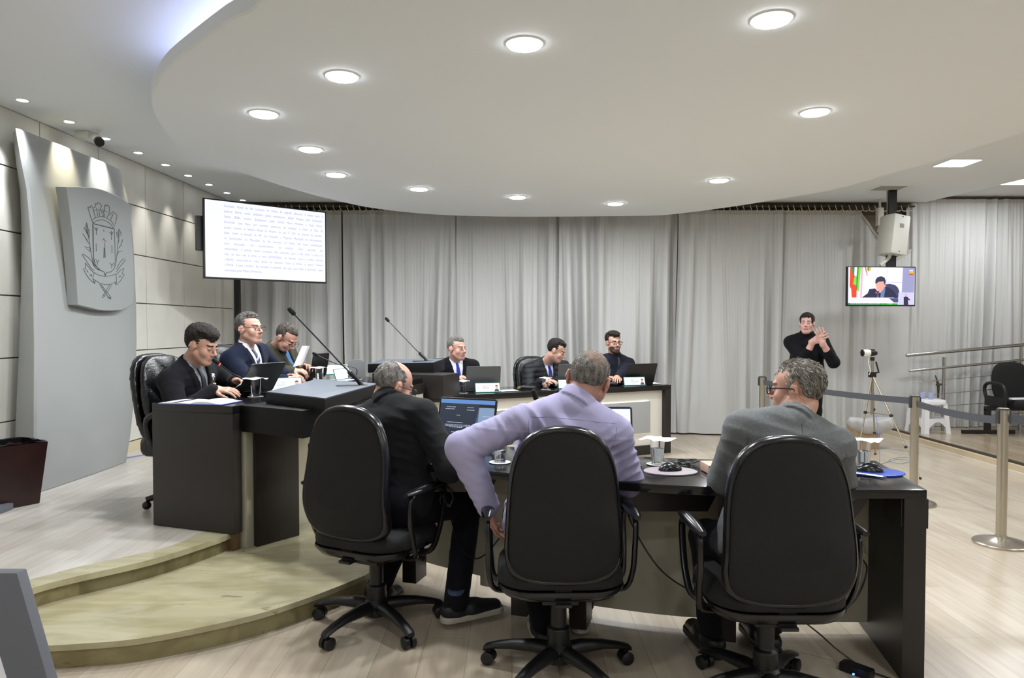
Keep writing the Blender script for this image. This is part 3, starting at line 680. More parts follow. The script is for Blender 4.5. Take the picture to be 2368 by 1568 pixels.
# ================================================================== OFFICE CHAIRS
rim_m = mat('black_rim', '111114', .22); cloth_m = mat('black_upholstery', '0f0e0f', .85, bump=.5, bscale=500, noise=.2, nscale=300)
def office_chair(loc, rz, label, base_rot=0, w=.455, zt=1.03, arms=(1, 1), h=.59):
    e = empty('office_chair', loc, label, 'office chair', rz, 'black office chairs at the curved desk')
    st = loc[2]
    zb = zt-h; n = 48
    hp = [(0, 1), (.42, .95), (.70, .80), (.84, .60), (.92, .36), (.965, 0), (.99, -.35), (1, -.58), (.95, -.78), (.80, -.91), (.5, -.985)]
    full = hp+[(0, -1)]+[(-x, z) for x, z in hp[:0:-1]]
    base_o = [(p.x, p.y) for p in spline([(x, z, 0) for x, z in full], 3, True)]
    def outline(k, dz=0): return [(x*w/2*k, z*h/2*k) for x, z in base_o]
    def curve(x, z): return .030*(x/(w/2))**2 + .035*((z)/(h/2))**2*.6 - .03*math.exp(-((z+h*.2)/.12)**2)
    def shell(rings):
        L = []
        for k, dy in rings:
            L.append([(x, -.22+dy+curve(x, z)*1.0, zb+h/2+z) for x, z in outline(k)])
        return L
    mb = MB(); mb.loops(shell([(.02, -.030), (.5, -.031), (.85, -.029), (.925, -.024), (.932, -.018)])); mb.done('back_cover', cloth_m, e, smooth=True, angle=60)
    mb = MB(); mb.loops(shell([(.925, -.02), (.945, -.026), (.975, -.022), (.997, -.008), (1.0, .006), (.985, .018), (.95, .02)]), caps=False); mb.done('back_rim', rim_m, e, smooth=True, angle=80)
    mb = MB(); mb.loops(shell([(.955, .012), (.95, .03), (.90, .048), (.8, .055), (.5, .058), (.02, .058)])); mb.done('backrest_cushion', cloth_m, e, smooth=True, angle=80)
    # seat
    def so(k): return [(x*k, y*k) for x, y in rrect(.48, .47, .14, 7)]
    mb = MB(); mb.loops([[(x, y+.01, z+ (.012*(-y/.23) if y < 0 else 0)) for x, y in so(k)] for k, z in ((.3, .475), (.7, .478), (.92, .466), (.985, .445), (1, .42), (.99, .405))]); mb.done('seat', cloth_m, e, smooth=True, angle=80)
    mb = MB(); mb.loops([[(x, y+.01, z) for x, y in so(k)] for k, z in ((1.0, .408), (1.01, .395), (.93, .37), (.6, .352), (.3, .35))]); mb.done('seat_shell', rim_m, e, smooth=True, angle=60)
    mb = MB(); mb.box((0, -.12, .36), (.06, .22, .012)); mb.box((0, -.205, .42), (.06, .012, .13)); mb.done('back_bracket', black_m, e, bevel=.003)
    mb = MB(); mb.box((0, 0, .335), (.14, .18, .05)); mb.lathe([(.032, .30), (.032, .20), (.045, .19), (.045, .075)], 20); mb.done('column', black_m, e, bevel=.003)
    mb = MB(); mb.tube([(.1, .03, .345), (.19, .03, .34), (.24, .03, .335)], [.006, .006, .011], 8); mb.done('lever', black_m, e, smooth=True)
    for s, on in ((-1, arms[0]), (1, arms[1])):
        if not on: continue
        pts = spline([(s*.16, -.02, .355), (s*.25, -.02, .37), (s*.272, -.03, .46), (s*.278, -.05, .58), (s*.28, -.10, .64), (s*.28, -.06, .655)], 4)
        mb = MB()
        mb.tube(spline([(s*.15, .05, .36), (s*.25, .06, .365), (s*.272, .10, .44), (s*.276, .14, .56), (s*.278, .13, .635), (s*.28, .06, .66)], 5), .016, 10, flat=.8)
        mb.tube(spline([(s*.15, -.06, .36), (s*.25, -.06, .365), (s*.274, -.10, .44), (s*.277, -.13, .54), (s*.28, -.13, .63), (s*.28, -.10, .655)], 5), .013, 10, flat=.8)
        arm = mb.done('arm_frame', rim_m, e, smooth=True)
        mb = MB(); L = []
        for i in range(13):
            t = i/12; y = -.17+.33*t; ww = .027*math.sin(pi*min(1, max(0, .06+t*.9)))**.45; hh = .018*math.sin(pi*(.08+.86*t))**.5
            L.append([(s*.28+ww*math.cos(q), y, .668-.02*max(0, t-.75)*4*.5+hh*math.sin(q)) for q in (2*pi*j/12 for j in range(12))])
        mb.loops(L); mb.done('arm_pad', rim_m, arm, smooth=True)
    mb = MB(); mb.lathe([(.05, .055), (.058, .075), (.055, .12), (.04, .135), (.04, .13)], 24); mb.done('hub', black_m, e, smooth=True)
    for k in range(5):
        a = base_rot-rz+2*pi*k/5; d = Vector((math.cos(a), math.sin(a), 0)); sd = Vector((-d.y, d.x, 0))
        mb = MB(); L = []
        for r, z, ww, hh in ((.03, .095, .034, .03), (.10, .10, .031, .027), (.19, .095, .027, .02), (.26, .082, .024, .015), (.305, .068, .022, .014), (.315, .062, .018, .01)):
            L.append([Vector((0, 0, z))+d*r+sd*(ww*math.cos(q))+Vector((0, 0, hh*math.sin(q))) for q in (2*pi*j/12 for j in range(12))])
        mb.loops(L); leg = mb.done('base_leg', black_m, e, smooth=True)
        mb = MB(); c = d*.295
        for s in (-1, 1):
            cc = c+sd*(s*.017)+Vector((0, 0, .027)); L = []
            for o_, rr in ((-.012, .018), (-.011, .026), (.008, .027), (.013, .017)):
                L.append([cc+sd*(s*o_)+d*(rr*math.cos(q))*1+Vector((0, 0, rr*math.sin(q))) for q in (2*pi*j/16 for j in range(16))])
            mb.loops(L)
        mb.tube([c+Vector((0, 0, .03)), c+Vector((0, 0, .065))], .009, 8)
        L = []
        mb.done('caster', black_m, leg, smooth=True, angle=50)
    return e
office_chair((-.625, 3.26, 0), R(-26), 'black office chair turned sideways behind the bald man in dark jacket, nearest the steps', R(20), zt=1.04)
office_chair((.185, 2.80, 0), R(1), 'black office chair of the man in the lilac shirt, middle of the front row', R(18), zt=1.018, w=.435)
office_chair((.935, 2.60, 0), R(0), 'black office chair of the man in grey suit, rightmost of the front row', R(50), zt=1.015)
# high-backed leather chairs on the dais and behind the back desk
leather_m = mat('black_leather', '0c0d10', .28, bump=.3, bscale=90)
def leather_chair(loc, rz, label, h0=.52, zt=1.14, w=.56, tuft=True, base=True, hh=.04):
    e = empty('leather_chair', loc, label, 'armchair', rz, 'black leather chairs of the seated members')
    zc = (h0+zt)/2; hz = (zt-h0)/2
    def slab(p):
        x, z = p[:, 0]/(w/2), (p[:, 2]-zc)/hz
        k = (np.abs(x)**3+np.abs(z)**3)**(1/3)
        return k
    def shell(p):
        y0 = -.27-.05*((p[:, 2]-zc)/hz)-.0*p[:, 0]+.35*p[:, 0]**2
        k = slab(p); th = .022
        return np.maximum(np.abs(p[:, 1]-y0)-th, (k-1)*.25)*.8
    def cush(p):
        y0 = -.205-.05*((p[:, 2]-zc)/hz)+.35*p[:, 0]**2
        k = slab(p)
        th = .065*np.sqrt(np.clip(1-(k/1.0)**3, 0.0, 1))
        if tuft:
            tx = p[:, 0]/.13; tz = p[:, 2]/.14
            q = (np.abs(np.sin(pi*(tx+tz)/2))*np.abs(np.sin(pi*(tx-tz)/2)))**.5
            th = th*(.62+.45*q)
        return np.maximum(np.abs(p[:, 1]-y0)-th, (k-.97)*.25)*.6
    sdf_obj('back_shell', shell, (-.4, -.45, h0-.04), (.4, -.02, zt+.04), .012, rim_m, e)
    sdf_obj('back_cushion', cush, (-.4, -.42, h0-.04), (.4, .05, zt+.04), .01, leather_m, e)
    def seat(p): 
        q = np.abs(p-A3((0, .02, .42)))-A3((.22, .20, .02)); return np.sqrt((np.maximum(q, 0)**2).sum(1))-.05
    sdf_obj('seat', seat, (-.32, -.3, .3), (.32, .32, .53), .014, leather_m, e)
    for s in (-1, 1):
        mb = MB(); mb.tube(spline([(s*.2, -.1, .4), (s*.3, -.1, .45), (s*.31, -.12, .6), (s*.31, .02, .645), (s*.31, .16, .62), (s*.29, .16, .48), (s*.2, .1, .4)], 4), .024, 10); mb.done('armrest', leather_m, e, smooth=True)
    mb = MB(); mb.lathe([(.035, .36), (.035, .1), (.05, .09), (.05, .06)], 16); mb.done('column', black_m, e)
    for k in range(5):
        a = 2*pi*k/5+.4; d = Vector((math.cos(a), math.sin(a), 0))
        mb = MB(); mb.tube([d*.03+Vector((0, 0, .1)), d*.18+Vector((0, 0, .09)), d*.3+Vector((0, 0, .065))], [.03, .025, .018], 10); leg = mb.done('base_leg', rim_m, e, smooth=True)
        mb = MB(); mb.ball(d*.295+Vector((0, 0, .028)), .028, 12, (1, 1, 1)); mb.done('caster', black_m, leg, smooth=True)
    return e
leather_chair((-2.10, 4.72, ZP), R(-100), 'tufted black leather chair of the young man reading papers, nearest the grey panel', zt=1.0, h0=.40, w=.52)
leather_chair((-2.00, 5.50, ZP), R(-104), 'tufted black leather chair of the man in navy suit', zt=1.04, h0=.45, w=.50)
leather_chair((-1.92, 6.30, ZP), R(-108), 'black leather chair of the man in olive jacket', zt=.98, h0=.4, w=.5)
leather_chair((-.62, 7.38, 0), R(-152), 'black leather chair of the grey-haired man at the back desk', zt=1.04, h0=.5, tuft=False, w=.56)
leather_chair((.36, 7.92, 0), R(-152), 'black leather chair of the man in quilted jacket', zt=1.04, h0=.5, tuft=False, w=.50)
leather_chair((1.10, 8.30, 0), R(-152), 'black leather chair of the bearded man in dark shirt', zt=.98, h0=.5, tuft=False, w=.50)
# ================================================================== PEOPLE
def rotm(yaw=0, pitch=0, roll=0):
    return Matrix.Rotation(R(yaw), 3, 'Z') @ Matrix.Rotation(R(pitch), 3, 'X') @ Matrix.Rotation(R(roll), 3, 'Y')
def npm(M): return np.array([[M[i][j] for j in range(3)] for i in range(3)], dtype=np.float32)
def head_sdf(fem=False, wide=1.0, fat=0.0, beard=0, down=False):
    """head in its own frame: x right, y forward, z up, origin between the ears"""
    f = [ell((0, -.014, .036), (.0755*wide, .094, .080)), ell((0, .030, -.030), (.0585*wide+fat, .058, .082)),
         limb((-.045*wide-fat, .002, -.045), (-.020, .060, -.088), .024+fat, .022+fat*.5), limb((.045*wide+fat, .002, -.045), (.020, .060, -.088), .024+fat, .022+fat*.5),
         ell((0, .062, -.092), (.026, .024, .020)), limb((-.030, .0765, .026), (.030, .0765, .026), .0085, .0085),
         ell((-.040*wide-fat*.6, .056, -.025), (.022, .022, .024)), ell((.040*wide+fat*.6, .056, -.025), (.022, .022, .024)), ell((0, .074, -.052), (.028, .018, .022))]
    base = union(f, .018)
    nose = union([limb((0, .086, .014), (0, .109, -.022), .0075, .0105), ell((-.011, .096, -.029), (.008, .011, .008)), ell((.011, .096, -.029), (.008, .011, .008))], .006)
    lips = union([limb((-.019, .086, -.0535), (.019, .086, -.0535), .0055, .0055), limb((-.016, .086, -.063), (.016, .086, -.063), .0065, .0065)], .002)
    ears = [union([ell((s*(.079*wide+fat*.4), -.012, -.004), (.008, .019, .032)), limb((s*.086*wide, -.024, .020), (s*.090*wide, -.028, -.008), .005, .005), limb((s*.070*wide, -.004, -.004), (s*.076*wide, -.01, -.004), .014, .012)], .006) for s in (-1, 1)]
    eyc = [A3((s*.0305, .0745, .006)) for s in (-1, 1)]
    def lids(p):
        o = None
        for c in eyc:
            q = p-c; d = np.sqrt((q*q).sum(1))-.0128
            if not down: d = np.maximum(d, .0030-np.abs(q[:, 2]+.0015*(q[:, 0]/.01)**2))
            o = d if o is None else np.minimum(o, d)
        return o
    sock = [ell((s*.031, .0965, .008), (.018, .0145, .012)) for s in (-1, 1)]
    def core(p):
        d = base(p)
        for q in sock: d = -smin(-d, q(p), .012)
        return d
    def f(p):
        d = core(p); d = smin(d, lids(p), .002); d = smin(d, nose(p), .010); d = smin(d, lips(p), .004)
        for e_ in ears: d = smin(d, e_(p), .006)
        return d
    return f, core
def xf(fn, H, M):
    """put a head-frame field into the person's frame"""
    Hn = A3(H); Mn = npm(M)
    return lambda p: fn((p-Hn)@Mn)
def hand_prims(wr, fd, pn, side, curls, thumb=.5, sc=1.0, spread=.12):
    wr = Vector(wr); f = Vector(fd).normalized(); n = Vector(pn); n = (n-f*n.dot(f)).normalized(); s = f.cross(n).normalized()*side
    pr = [limb(wr-f*.02, wr+f*.02, .027*sc, .026*sc, s, 1.35), ]
    for i in range(4):
        off_ = (.030-.0205*i)*sc; k = wr+f*(.088-.004*abs(i-1))*sc+s*off_
        pr.append(limb(wr+f*.012+s*off_*.55, k, .0145*sc, .0115*sc))
    tips = []
    fing = []
    for i, (l1, l2, l3) in enumerate(((.041, .025, .019), (.045, .029, .020), (.042, .027, .020), (.033, .020, .018))):
        off_ = (.030-.0205*i)*sc; k = wr+f*(.088-.004*abs(i-1))*sc+s*off_
        c = curls[i] if isinstance(curls, (list, tuple)) else curls
        d = (f+s*spread*(1.2-i*.85)).normalized(); a = 0; p = k
        ch = []
        for L_, rr0, rr1, ca in ((l1, .0098, .0088, c*.8), (l2, .0088, .0080, c*1.1), (l3, .0080, .0068, c*.7)):
            a += ca; v = d*math.cos(a)+n*math.sin(a); q = p+v*(L_*sc); ch.append(limb(p, q, rr0*sc, rr1*sc)); p = q
        fing.append(union(ch, .003)); tips.append(p)
    t0 = wr+f*.018+s*.022; t1 = wr+f*.048*sc+s*.046*sc+n*.012*thumb*2; t2 = t1+(f*.85+s*.35*(1-thumb)+n*thumb*.6).normalized()*.034*sc; t3 = t2+(f*1.0-s*.15*thumb+n*thumb*.9).normalized()*.027*sc
    th = union([limb(t0, t1, .017*sc, .0125*sc), limb(t1, t2, .0115*sc, .0098*sc), limb(t2, t3, .0098*sc, .008*sc)], .006)
    palm = union(pr, .010)
    def F_(p):
        d = smin(palm(p), th(p), .008)
        for g in fing: d = smin(d, g(p), .0045)
        return d
    pts = tips+[wr-f*.04, t2, t3, wr+f*.09+s*.04, wr+f*.09-s*.05, wr+s*.04, wr-s*.04]
    lo = [min(p[i] for p in pts)-.03 for i in range(3)]; hi = [max(p[i] for p in pts)+.03 for i in range(3)]
    return F_, lo, hi
def ik(S_, W_, l1, l2, pole):
    S_, W_ = Vector(S_), Vector(W_); d = W_-S_; L = min(d.length, (l1+l2)*.995); u = d.normalized()
    a = (l1*l1-l2*l2+L*L)/(2*L); h = math.sqrt(max(0, l1*l1-a*a)); p = Vector(pole); p = (p-u*p.dot(u)).normalized()
    return S_+u*a+p*h, S_+u*L
def skin(nm, c, c2=None): return mat(nm, c, .48, noise=.07, nscale=18, bump=.08, bscale=250)
EYE = mat('eye_white', 'a89f96', .35); IRIS = mat('eye_dark', '1d1512', .2)
def fabric(nm, c, n=.1, rough=.85, sc=120, bmp=.22): return mat(nm, c, rough, noise=n, nscale=sc, bump=bmp, bscale=420, sheen=.03, spec=.12)
def folds_fn(spec):
    """soft cloth folds: list of (centre, radius, direction, wavelength, amplitude)"""
    sp = [(A3(c), r, A3(Vector(d).normalized()), 2*pi/wl, a) for c, r, d, wl, a in spec]
    def f(p):
        o = np.zeros(len(p), np.float32)
        for c, r, d, k, a in sp:
            q = p-c; g = np.exp(-(q*q).sum(1)/(r*r)); ph = q@d*k
            w_ = 1-2.2*np.abs(np.sin(.5*ph+1.1*np.sin(q[:, 0]*15+q[:, 2]*11)+.8*np.sin(q[:, 1]*21)))**.75; o += .62*a*g*w_*(.6+.4*np.sin(q[:, 0]*31+q[:, 1]*27))
        return o+.0014*np.sin(p[:, 0]*41+3*np.sin(p[:, 2]*19))*np.sin(p[:, 2]*37+2*np.sin(p[:, 1]*29))
    return f
def person(label, loc, rz, N, H, hd, P0=(0, 0, .56), sk='c98f74', hair=None, arms=None, legs=None, top='jacket', topc='1b1b1f', shirtc='e8e8ee', tiec=None,
           trc='17171b', shoe=None, sw=.185, girth=1.0, hv=.0035, bv=.0085, glasses=None, seated=True, vopen=.065, vbot=-.36, folds=(), group=None, sleeve_bare=0, lapel=True,
           hdargs=None, tw=0, beard=None, collar_h=.045, hem=None, extra=None, headr=1.0, shoulders=None, armr=1.0, seams=(), ual=.285, seamc=None, mouth='a5786a'):
    e = empty('person', loc, label, 'person', rz, group)
    N, P0 = Vector(N), Vector(P0); H = Vector(H); HM = rotm(*hd)
    up = (N-P0).normalized(); rgt = Matrix.Rotation(R(tw), 3, 'Z') @ Vector((1, 0, 0)); rgt = (rgt-up*rgt.dot(up)).normalized(); fwd = up.cross(rgt).normalized()
    TL = (N-P0).length
    def T(x, y, z): return N+rgt*x+fwd*y+up*z       # torso frame, origin at the neck base
    ca = 'L%s' % label
    skm = skin('skin_'+sk, sk); lipm = mat('lips_'+mouth, mouth, .45); browm = mat('brow_'+(hair or {}).get('c', '3a2a20'), (hair or {}).get('c', '3a2a20'), .8)
    stub = mat('stubble_'+sk, beard or '8a6a5a', .7, noise=.2, nscale=300)
    sh = {1: T(sw, -.005, -.078), -1: T(-sw, -.005, -.078)}
    if shoulders:
        for k, v in shoulders.items(): sh[k] = Vector(v)
    ua, fa = ual, .25
    arm = {}
    for s, a in (arms or {}).items():
        el, wr = ik(sh[s], a['w'], ua, fa, a['pole']); arm[s] = (el, wr, a)
    # --- torso primitives with clothing offset o
    def torso(o, low=True):
        g = girth
        pr = [limb(T(-.105, -.008, -.10), T(.105, -.008, -.10), .074+o, .074+o), limb(T(0, .0, -.13), T(0, .012, -.26), .088*g+o, .092*g+o, rgt, 1.62),
              limb(T(0, .012, -.26), T(0, .02, -TL+.06), .094*g+o, .100*g+o, rgt, 1.48), limb(T(0, .02, -TL+.06), P0+up*0.0+fwd*.0, .102*g+o, .105*g+o, rgt, 1.55),
              limb(T(0, -.012, -.035), T(0, -.012, -.085), .048+o, .080+o, rgt, 1.75)]
        for s in (-1, 1): pr.append(limb(T(s*.06, .0, -.045), sh[s], .058+o, .054+o))
        return pr
    def sleeves(o, full=True, upto=1.0):
        pr = {}
        for s, (el, wr, a) in arm.items():
            pr[s] = union([limb(sh[s], el, .056+o, (.046+o*1.1)*armr), limb(el, el+(wr-el)*(a.get('cuff', .93)), (.046+o*1.1)*armr, (.031+o*1.3)*(armr*.5+.5))], .02)
        return pr
    lo = [min(N[i], P0[i], H[i], *(min(v[0][i], v[1][i]) for v in arm.values()) if arm else (9,))-.24 for i in range(3)]
    hi = [max(N[i], P0[i], *(max(v[0][i], v[1][i]) for v in arm.values()) if arm else (-9,))+.24 for i in range(3)]
    nz_top = max(N.z+.12, *(max(v[0].z, v[1].z)+.1 for v in arm.values())) if arm else N.z+.12
    hi[2] = nz_top
    Nn = A3(N); Rn, Fn, Un = A3(rgt), A3(fwd), A3(up)
    def tf(p): q = p-Nn; return q@Rn, q@Fn, q@Un
    # --- body: head and neck, hands, torso and limbs in one mesh
    hs, core = head_sdf(down=hd[1] < -12, **(hdargs or {}))
    if headr != 1.0:
        hs0, co0 = hs, core; hs = lambda p: hs0(p/headr)*headr; core = lambda p: co0(p/headr)*headr
    hw = xf(hs, H, HM); Hc = H+HM @ Vector((0, -.022, -.055))*headr
    neck = limb(T(0, -.005, -.03), Hc, .062*girth**.5, .054*girth**.5)
    hw_core = xf(core, H, HM)
    def headneck(p): return smin(hw(p), neck(p), .022)
    HMn = npm(HM); Hn = A3(H)
    def cls(c):
        q = (c-Hn)@HMn/headr; m = np.zeros(len(c), int); x, y, z = np.abs(q[:, 0]), q[:, 1], q[:, 2]
        m[(y > .082) & (x < .0215) & (z < -.0485) & (z > -.0695)] = 1
        br = (y > .06) & (x > .012) & (x < .047) & (np.abs(z-.0285+.06*np.abs(x-.030)) < .0042); m[br] = 2
        m[(y > .07) & (np.abs(x-.0305) < .0115) & (np.abs(z-.0045) < .0022) & (hd[1] < -12)] = 2
        if beard:
            bb = (z < -.036) & (y > .02) & (y < .2) & ~((x < .022) & (z > -.071) & (z < -.046)) & ((z < -.06-.5*(x-.02)*0) | (x > .03) | ((x < .035) & (z < -.036) & (z > -.047)))
            bb &= (c[:, 2] > N.z+.01)
            m[bb & (m == 0)] = 3
        return m
    parts = []
    l2 = [min(H[i]-.15, N[i]-.09) for i in range(3)]; h2 = [max(H[i]+.16, N[i]+.09) for i in range(3)]; l2[2] = N.z-.04
    P, Q = nets(headneck, l2, h2, hv); parts.append((P, Q, cls(P[Q].mean(1))))
    for s, (el, wr, a) in arm.items():
        if 'hand' in a:
            fd, pn, cu, tb = a['hand']; hf, l_, h_ = hand_prims(wr, fd, pn, a.get('side', -s), cu, tb, a.get('hs', .93), a.get('spread', .12)); fore = limb(el+(wr-el)*.55, wr, .038, .028)
            ff = lambda p, hf=hf, fore=fore: smin(hf(p), fore(p), .015)
            for i in range(3): l_[i] = min(l_[i], el[i]*.4+wr[i]*.6-.045); h_[i] = max(h_[i], el[i]*.4+wr[i]*.6+.045)
            P, Q = nets(ff, l_, h_, max(.0032, hv*.9)); parts.append((P, Q, 0))
    bpr = torso(-.022)+[f_ for f_ in sleeves(-.012).values()]
    lg = []
    if legs:
        for s, g in legs.items():
            hp = P0+rgt*(s*.09)+Vector((0, 0, -.01)); kn, an, toe = Vector(g[0]), Vector(g[1]), Vector(g[2]); lg.append((s, hp, kn, an, toe))
            bpr.append(union([limb(hp, kn, .075, .052), limb(kn, an, .05, .036)], .02))
    bl = [min(lo[0], *[min(q[2][0], q[3][0])-.1 for q in lg]) if lg else lo[0], min(lo[1], *[min(q[2][1], q[3][1])-.1 for q in lg]) if lg else lo[1], min([lo[2]]+[q[3].z-.06 for q in lg])]
    bh = [max([hi[0]]+[max(q[2][0], q[3][0])+.1 for q in lg]), max([hi[1]]+[max(q[2][1], q[3][1])+.1 for q in lg]), hi[2]]
    bu = union(bpr, .03); P, Q = nets(lambda p: np.maximum(bu(p), (p-Nn)@Un-.015), bl, bh, .016); parts.append((P, Q, 0))
    body = mkobj('body', np_mesh('body', parts), e, [skm, lipm, browm, stub])
    # eyes
    for s in (-1, 1):
        c = H+HM @ (Vector((s*.0305, .0745, .006))*headr); mb = MB(); mb.ball(c, .0112*headr, 12); ey = mb.done('eye', EYE, body, smooth=True)
        mb = MB(); mb.ball(c+HM @ Vector((0, .0072, 0))*headr, .0056*headr, 10); mb.done('iris', IRIS, ey, smooth=True)
    # --- clothes
    sleevesd = sleeves(.014 if top != 'shirt' else .010)
    fo = folds_fn(folds)
    oo = .016 if top != 'shirt' else .010
    tu = torso(oo); tju = union(tu, .035); slu = list(sleevesd.values())
    cut_z = P0.z-.06 if hem is None else hem
    def vw(z): # half-width of the front opening as a function of torso z
        return np.clip((z-vbot)/(-vbot)*vopen, -.05, vopen)
    def neckhole(p): x, y, z = tf(p); return np.sqrt(x*x+(y-.004)**2)-.058-.25*np.abs(z)*0
    def raw(p):
        d = tju(p)
        for g in slu: d = smin(d, g(p), .025)
        return d
    def topf(p):
        d = raw(p)-fo(p); x, y, z = tf(p)
        if top == 'jacket' or top == 'puffer':
            if top == 'puffer': d = d-.008*np.abs(np.sin(z*pi/.055))**.6
            if lapel:
                lp = np.maximum(d-.006, np.maximum(np.abs(x)-vw(z)-.042, -(y-.02))); lp = np.maximum(lp, z+.01)
                d = np.minimum(d, lp)
            col = limbcol(p); d = np.minimum(d, col)
            v = np.maximum(np.abs(x)-vw(z), -(y-.03)); d = np.maximum(d, -v)
        else:
            d = np.minimum(d, limbcol(p))
            if top == 'shirt': d = d-.0025*np.exp(-((z+.115)/.004)**2)*(y < 0)   # yoke seam at the back
        d = np.maximum(d, z-.10); d = np.maximum(d, cut_z-p[:, 2])
        return d
    cN = T(0, -.008, -.03); cU = cN+(Hc-cN).normalized()*(.03+collar_h)
    cl = limb(cN, cU, .073*girth**.3 if top != 'shirt' else .068*girth**.4, .062*girth**.3 if top != 'shirt' else .062*girth**.4, rgt, 1.05)
    cin = limb(cN, cU+(cU-cN), .062*girth**.3 if top != 'shirt' else .058*girth**.4, .055*girth**.3, rgt, 1.05)
    cdir = A3((cU-cN).normalized()); cUn = A3(cU)
    ctop = collar_h
    cfold = limb(cN+(cU-cN)*.25, cU, (.073 if top != 'shirt' else .070)*girth**.3+.008, (.062 if top != 'shirt' else .062)*girth**.4+.005, rgt, 1.05); cNn = A3(cN+(cU-cN)*.30)
    def limbcol(p):
        d = np.maximum(np.minimum(cl(p), np.maximum(cfold(p), np.maximum((p-cUn)@cdir+.002, (cNn-p)@cdir))), (p-cUn)@cdir); d = np.maximum(d, -cin(p))
        return d
    tm = {'jacket': 'jacket', 'puffer': 'quilted_jacket', 'shirt': 'shirt', 'turtle': 'sweater'}[top]
    topm = fabric('cloth_'+topc, topc, *((.015, .8, 30, .05) if top == 'shirt' else ())) if top != 'puffer' else mat('puffer_'+topc, topc, .62, spec=.25, bump=.2, bscale=80)
    jk = sdf_obj(tm, topf, [a-.02 for a in lo], [h+.03 for h in hi], bv, topm, e)
    if top in ('jacket', 'puffer'):
        su = union(torso(.004), .035)
        scl = limb(cN, cU+(cU-cN).normalized()*.012, .062*girth**.3, .0585*girth**.3, rgt, 1.03); sU = A3(cU+(cU-cN).normalized()*.012)
        def shf(p):
            x, y, z = tf(p); d = su(p); d = smin(d, np.maximum(scl(p), (p-sU)@cdir), .01)
            d = np.maximum(d, z-.10); v = np.maximum(np.abs(x)-.012-.35*np.maximum(0, z+.012), -(y-.02)); d = np.maximum(d, -np.maximum(v, -(z+.005)))
            return np.maximum(np.maximum(d, cut_z+.06-p[:, 2]), -(y+.03))
        sl_ = [T(-.16, -.05, -.45), T(.16, -.05, -.45), T(-.16, .2, .12), T(.16, .2, .12), T(.16, .2, -.45), T(-.16, .2, -.45), T(0, -.1, .12)]
        slo = [min(p[i] for p in sl_)-.01 for i in range(3)]; shi = [max(p[i] for p in sl_)+.01 for i in range(3)]
        sho = sdf_obj('shirt', shf, slo, shi, min(bv, .006), fabric('shirt_'+shirtc, shirtc, .03), e)
        base_s = shf
        for s, (el, wr, a) in arm.items():
            if a.get('cuffshow', True):
                mb = MB(); d = (wr-el).normalized(); c1 = el+(wr-el)*a.get('cuff', .93); mb.tube([c1-d*.02, c1+d*.018], [.040, .037], 16); mb.done('cuff', fabric('shirt_'+shirtc, shirtc, .03), e, smooth=True)
    for sm in seams:
        pts = []
        for i in range(25):
            t = i/24; x_ = sm[0]+(sm[2]-sm[0])*t; z_ = sm[1]+(sm[3]-sm[1])*t+(sm[4] if len(sm) > 4 else 0)*math.sin(pi*t); ys = np.linspace(-.32, .0, 200, dtype=np.float32)
            P_ = Nn[None]+Rn[None]*x_+Fn[None]*ys[:, None]+Un[None]*z_; dd = topf(P_.astype(np.float32)); k_ = np.argmax(dd < 0)
            if dd[k_] < 0: pts.append(T(x_, float(ys[k_]), z_))
        if len(pts) > 3: mb = MB(); mb.tube(pts, .0016, 5); mb.done('seam', fabric('seam_'+topc, seamc or topc), jk, smooth=True)
    if tiec:
        sref = union(torso(.004 if top != 'shirt' else .010), .035)
        def tie(p):
            x, y, z = tf(p); wd = np.where(z > -.035, .016+.2*(z+.035), .012+.028*np.clip((-z-.035)/.32, 0, 1))
            d = np.maximum(sref(p)-.008, np.abs(x)-wd); return np.maximum(np.maximum(d, z-.004), np.maximum(-(z+.42), -(y-.03)))
        sdf_obj('necktie', tie, [min(T(-.06, 0, -.45)[i], T(.06, .25, .05)[i], T(0, .25, -.45)[i], T(0, 0, .05)[i])-.03 for i in range(3)], [max(T(-.06, 0, -.45)[i], T(.06, .25, .05)[i], T(0, .25, -.45)[i], T(0, 0, .05)[i])+.03 for i in range(3)], .005, tiec if not isinstance(tiec, str) else mat('tie_'+tiec, tiec, .5, bump=.1), e)
    if lg:
        tr = []
        for s, hp, kn, an, toe in lg: tr.append(union([limb(hp, kn, .092*girth**.5, .070), limb(kn, an, .066, .058)], .03))
        pel = limb(P0-rgt*.06, P0+rgt*.06, .125*girth**.5, .125*girth**.5); tu2 = union([pel]+tr, .035)
        kf = folds_fn([(q[2], .12, (0, .5, 1), .05, .005) for q in lg]+[(q[3]+Vector((0, 0, .06)), .10, (0, 0, 1), .045, .005) for q in lg])
        def trf(p):
            d = tu2(p)-kf(p)
            return np.maximum(d, p[:, 2]-(P0.z+.14))
        tl = [min([P0[i]-.2]+[min(q[2][i], q[3][i])-.11 for q in lg]) for i in range(3)]; th = [max([P0[i]+.2]+[max(q[2][i], q[3][i])+.11 for q in lg]) for i in range(3)]
        tl[2] = min(q[3].z for q in lg)-.01
        sdf_obj('trousers', lambda p: np.maximum(trf(p), (min(q[3].z for q in lg)+.0)-p[:, 2]), tl, th, max(bv, .009), fabric('trousers_'+trc, trc), e)
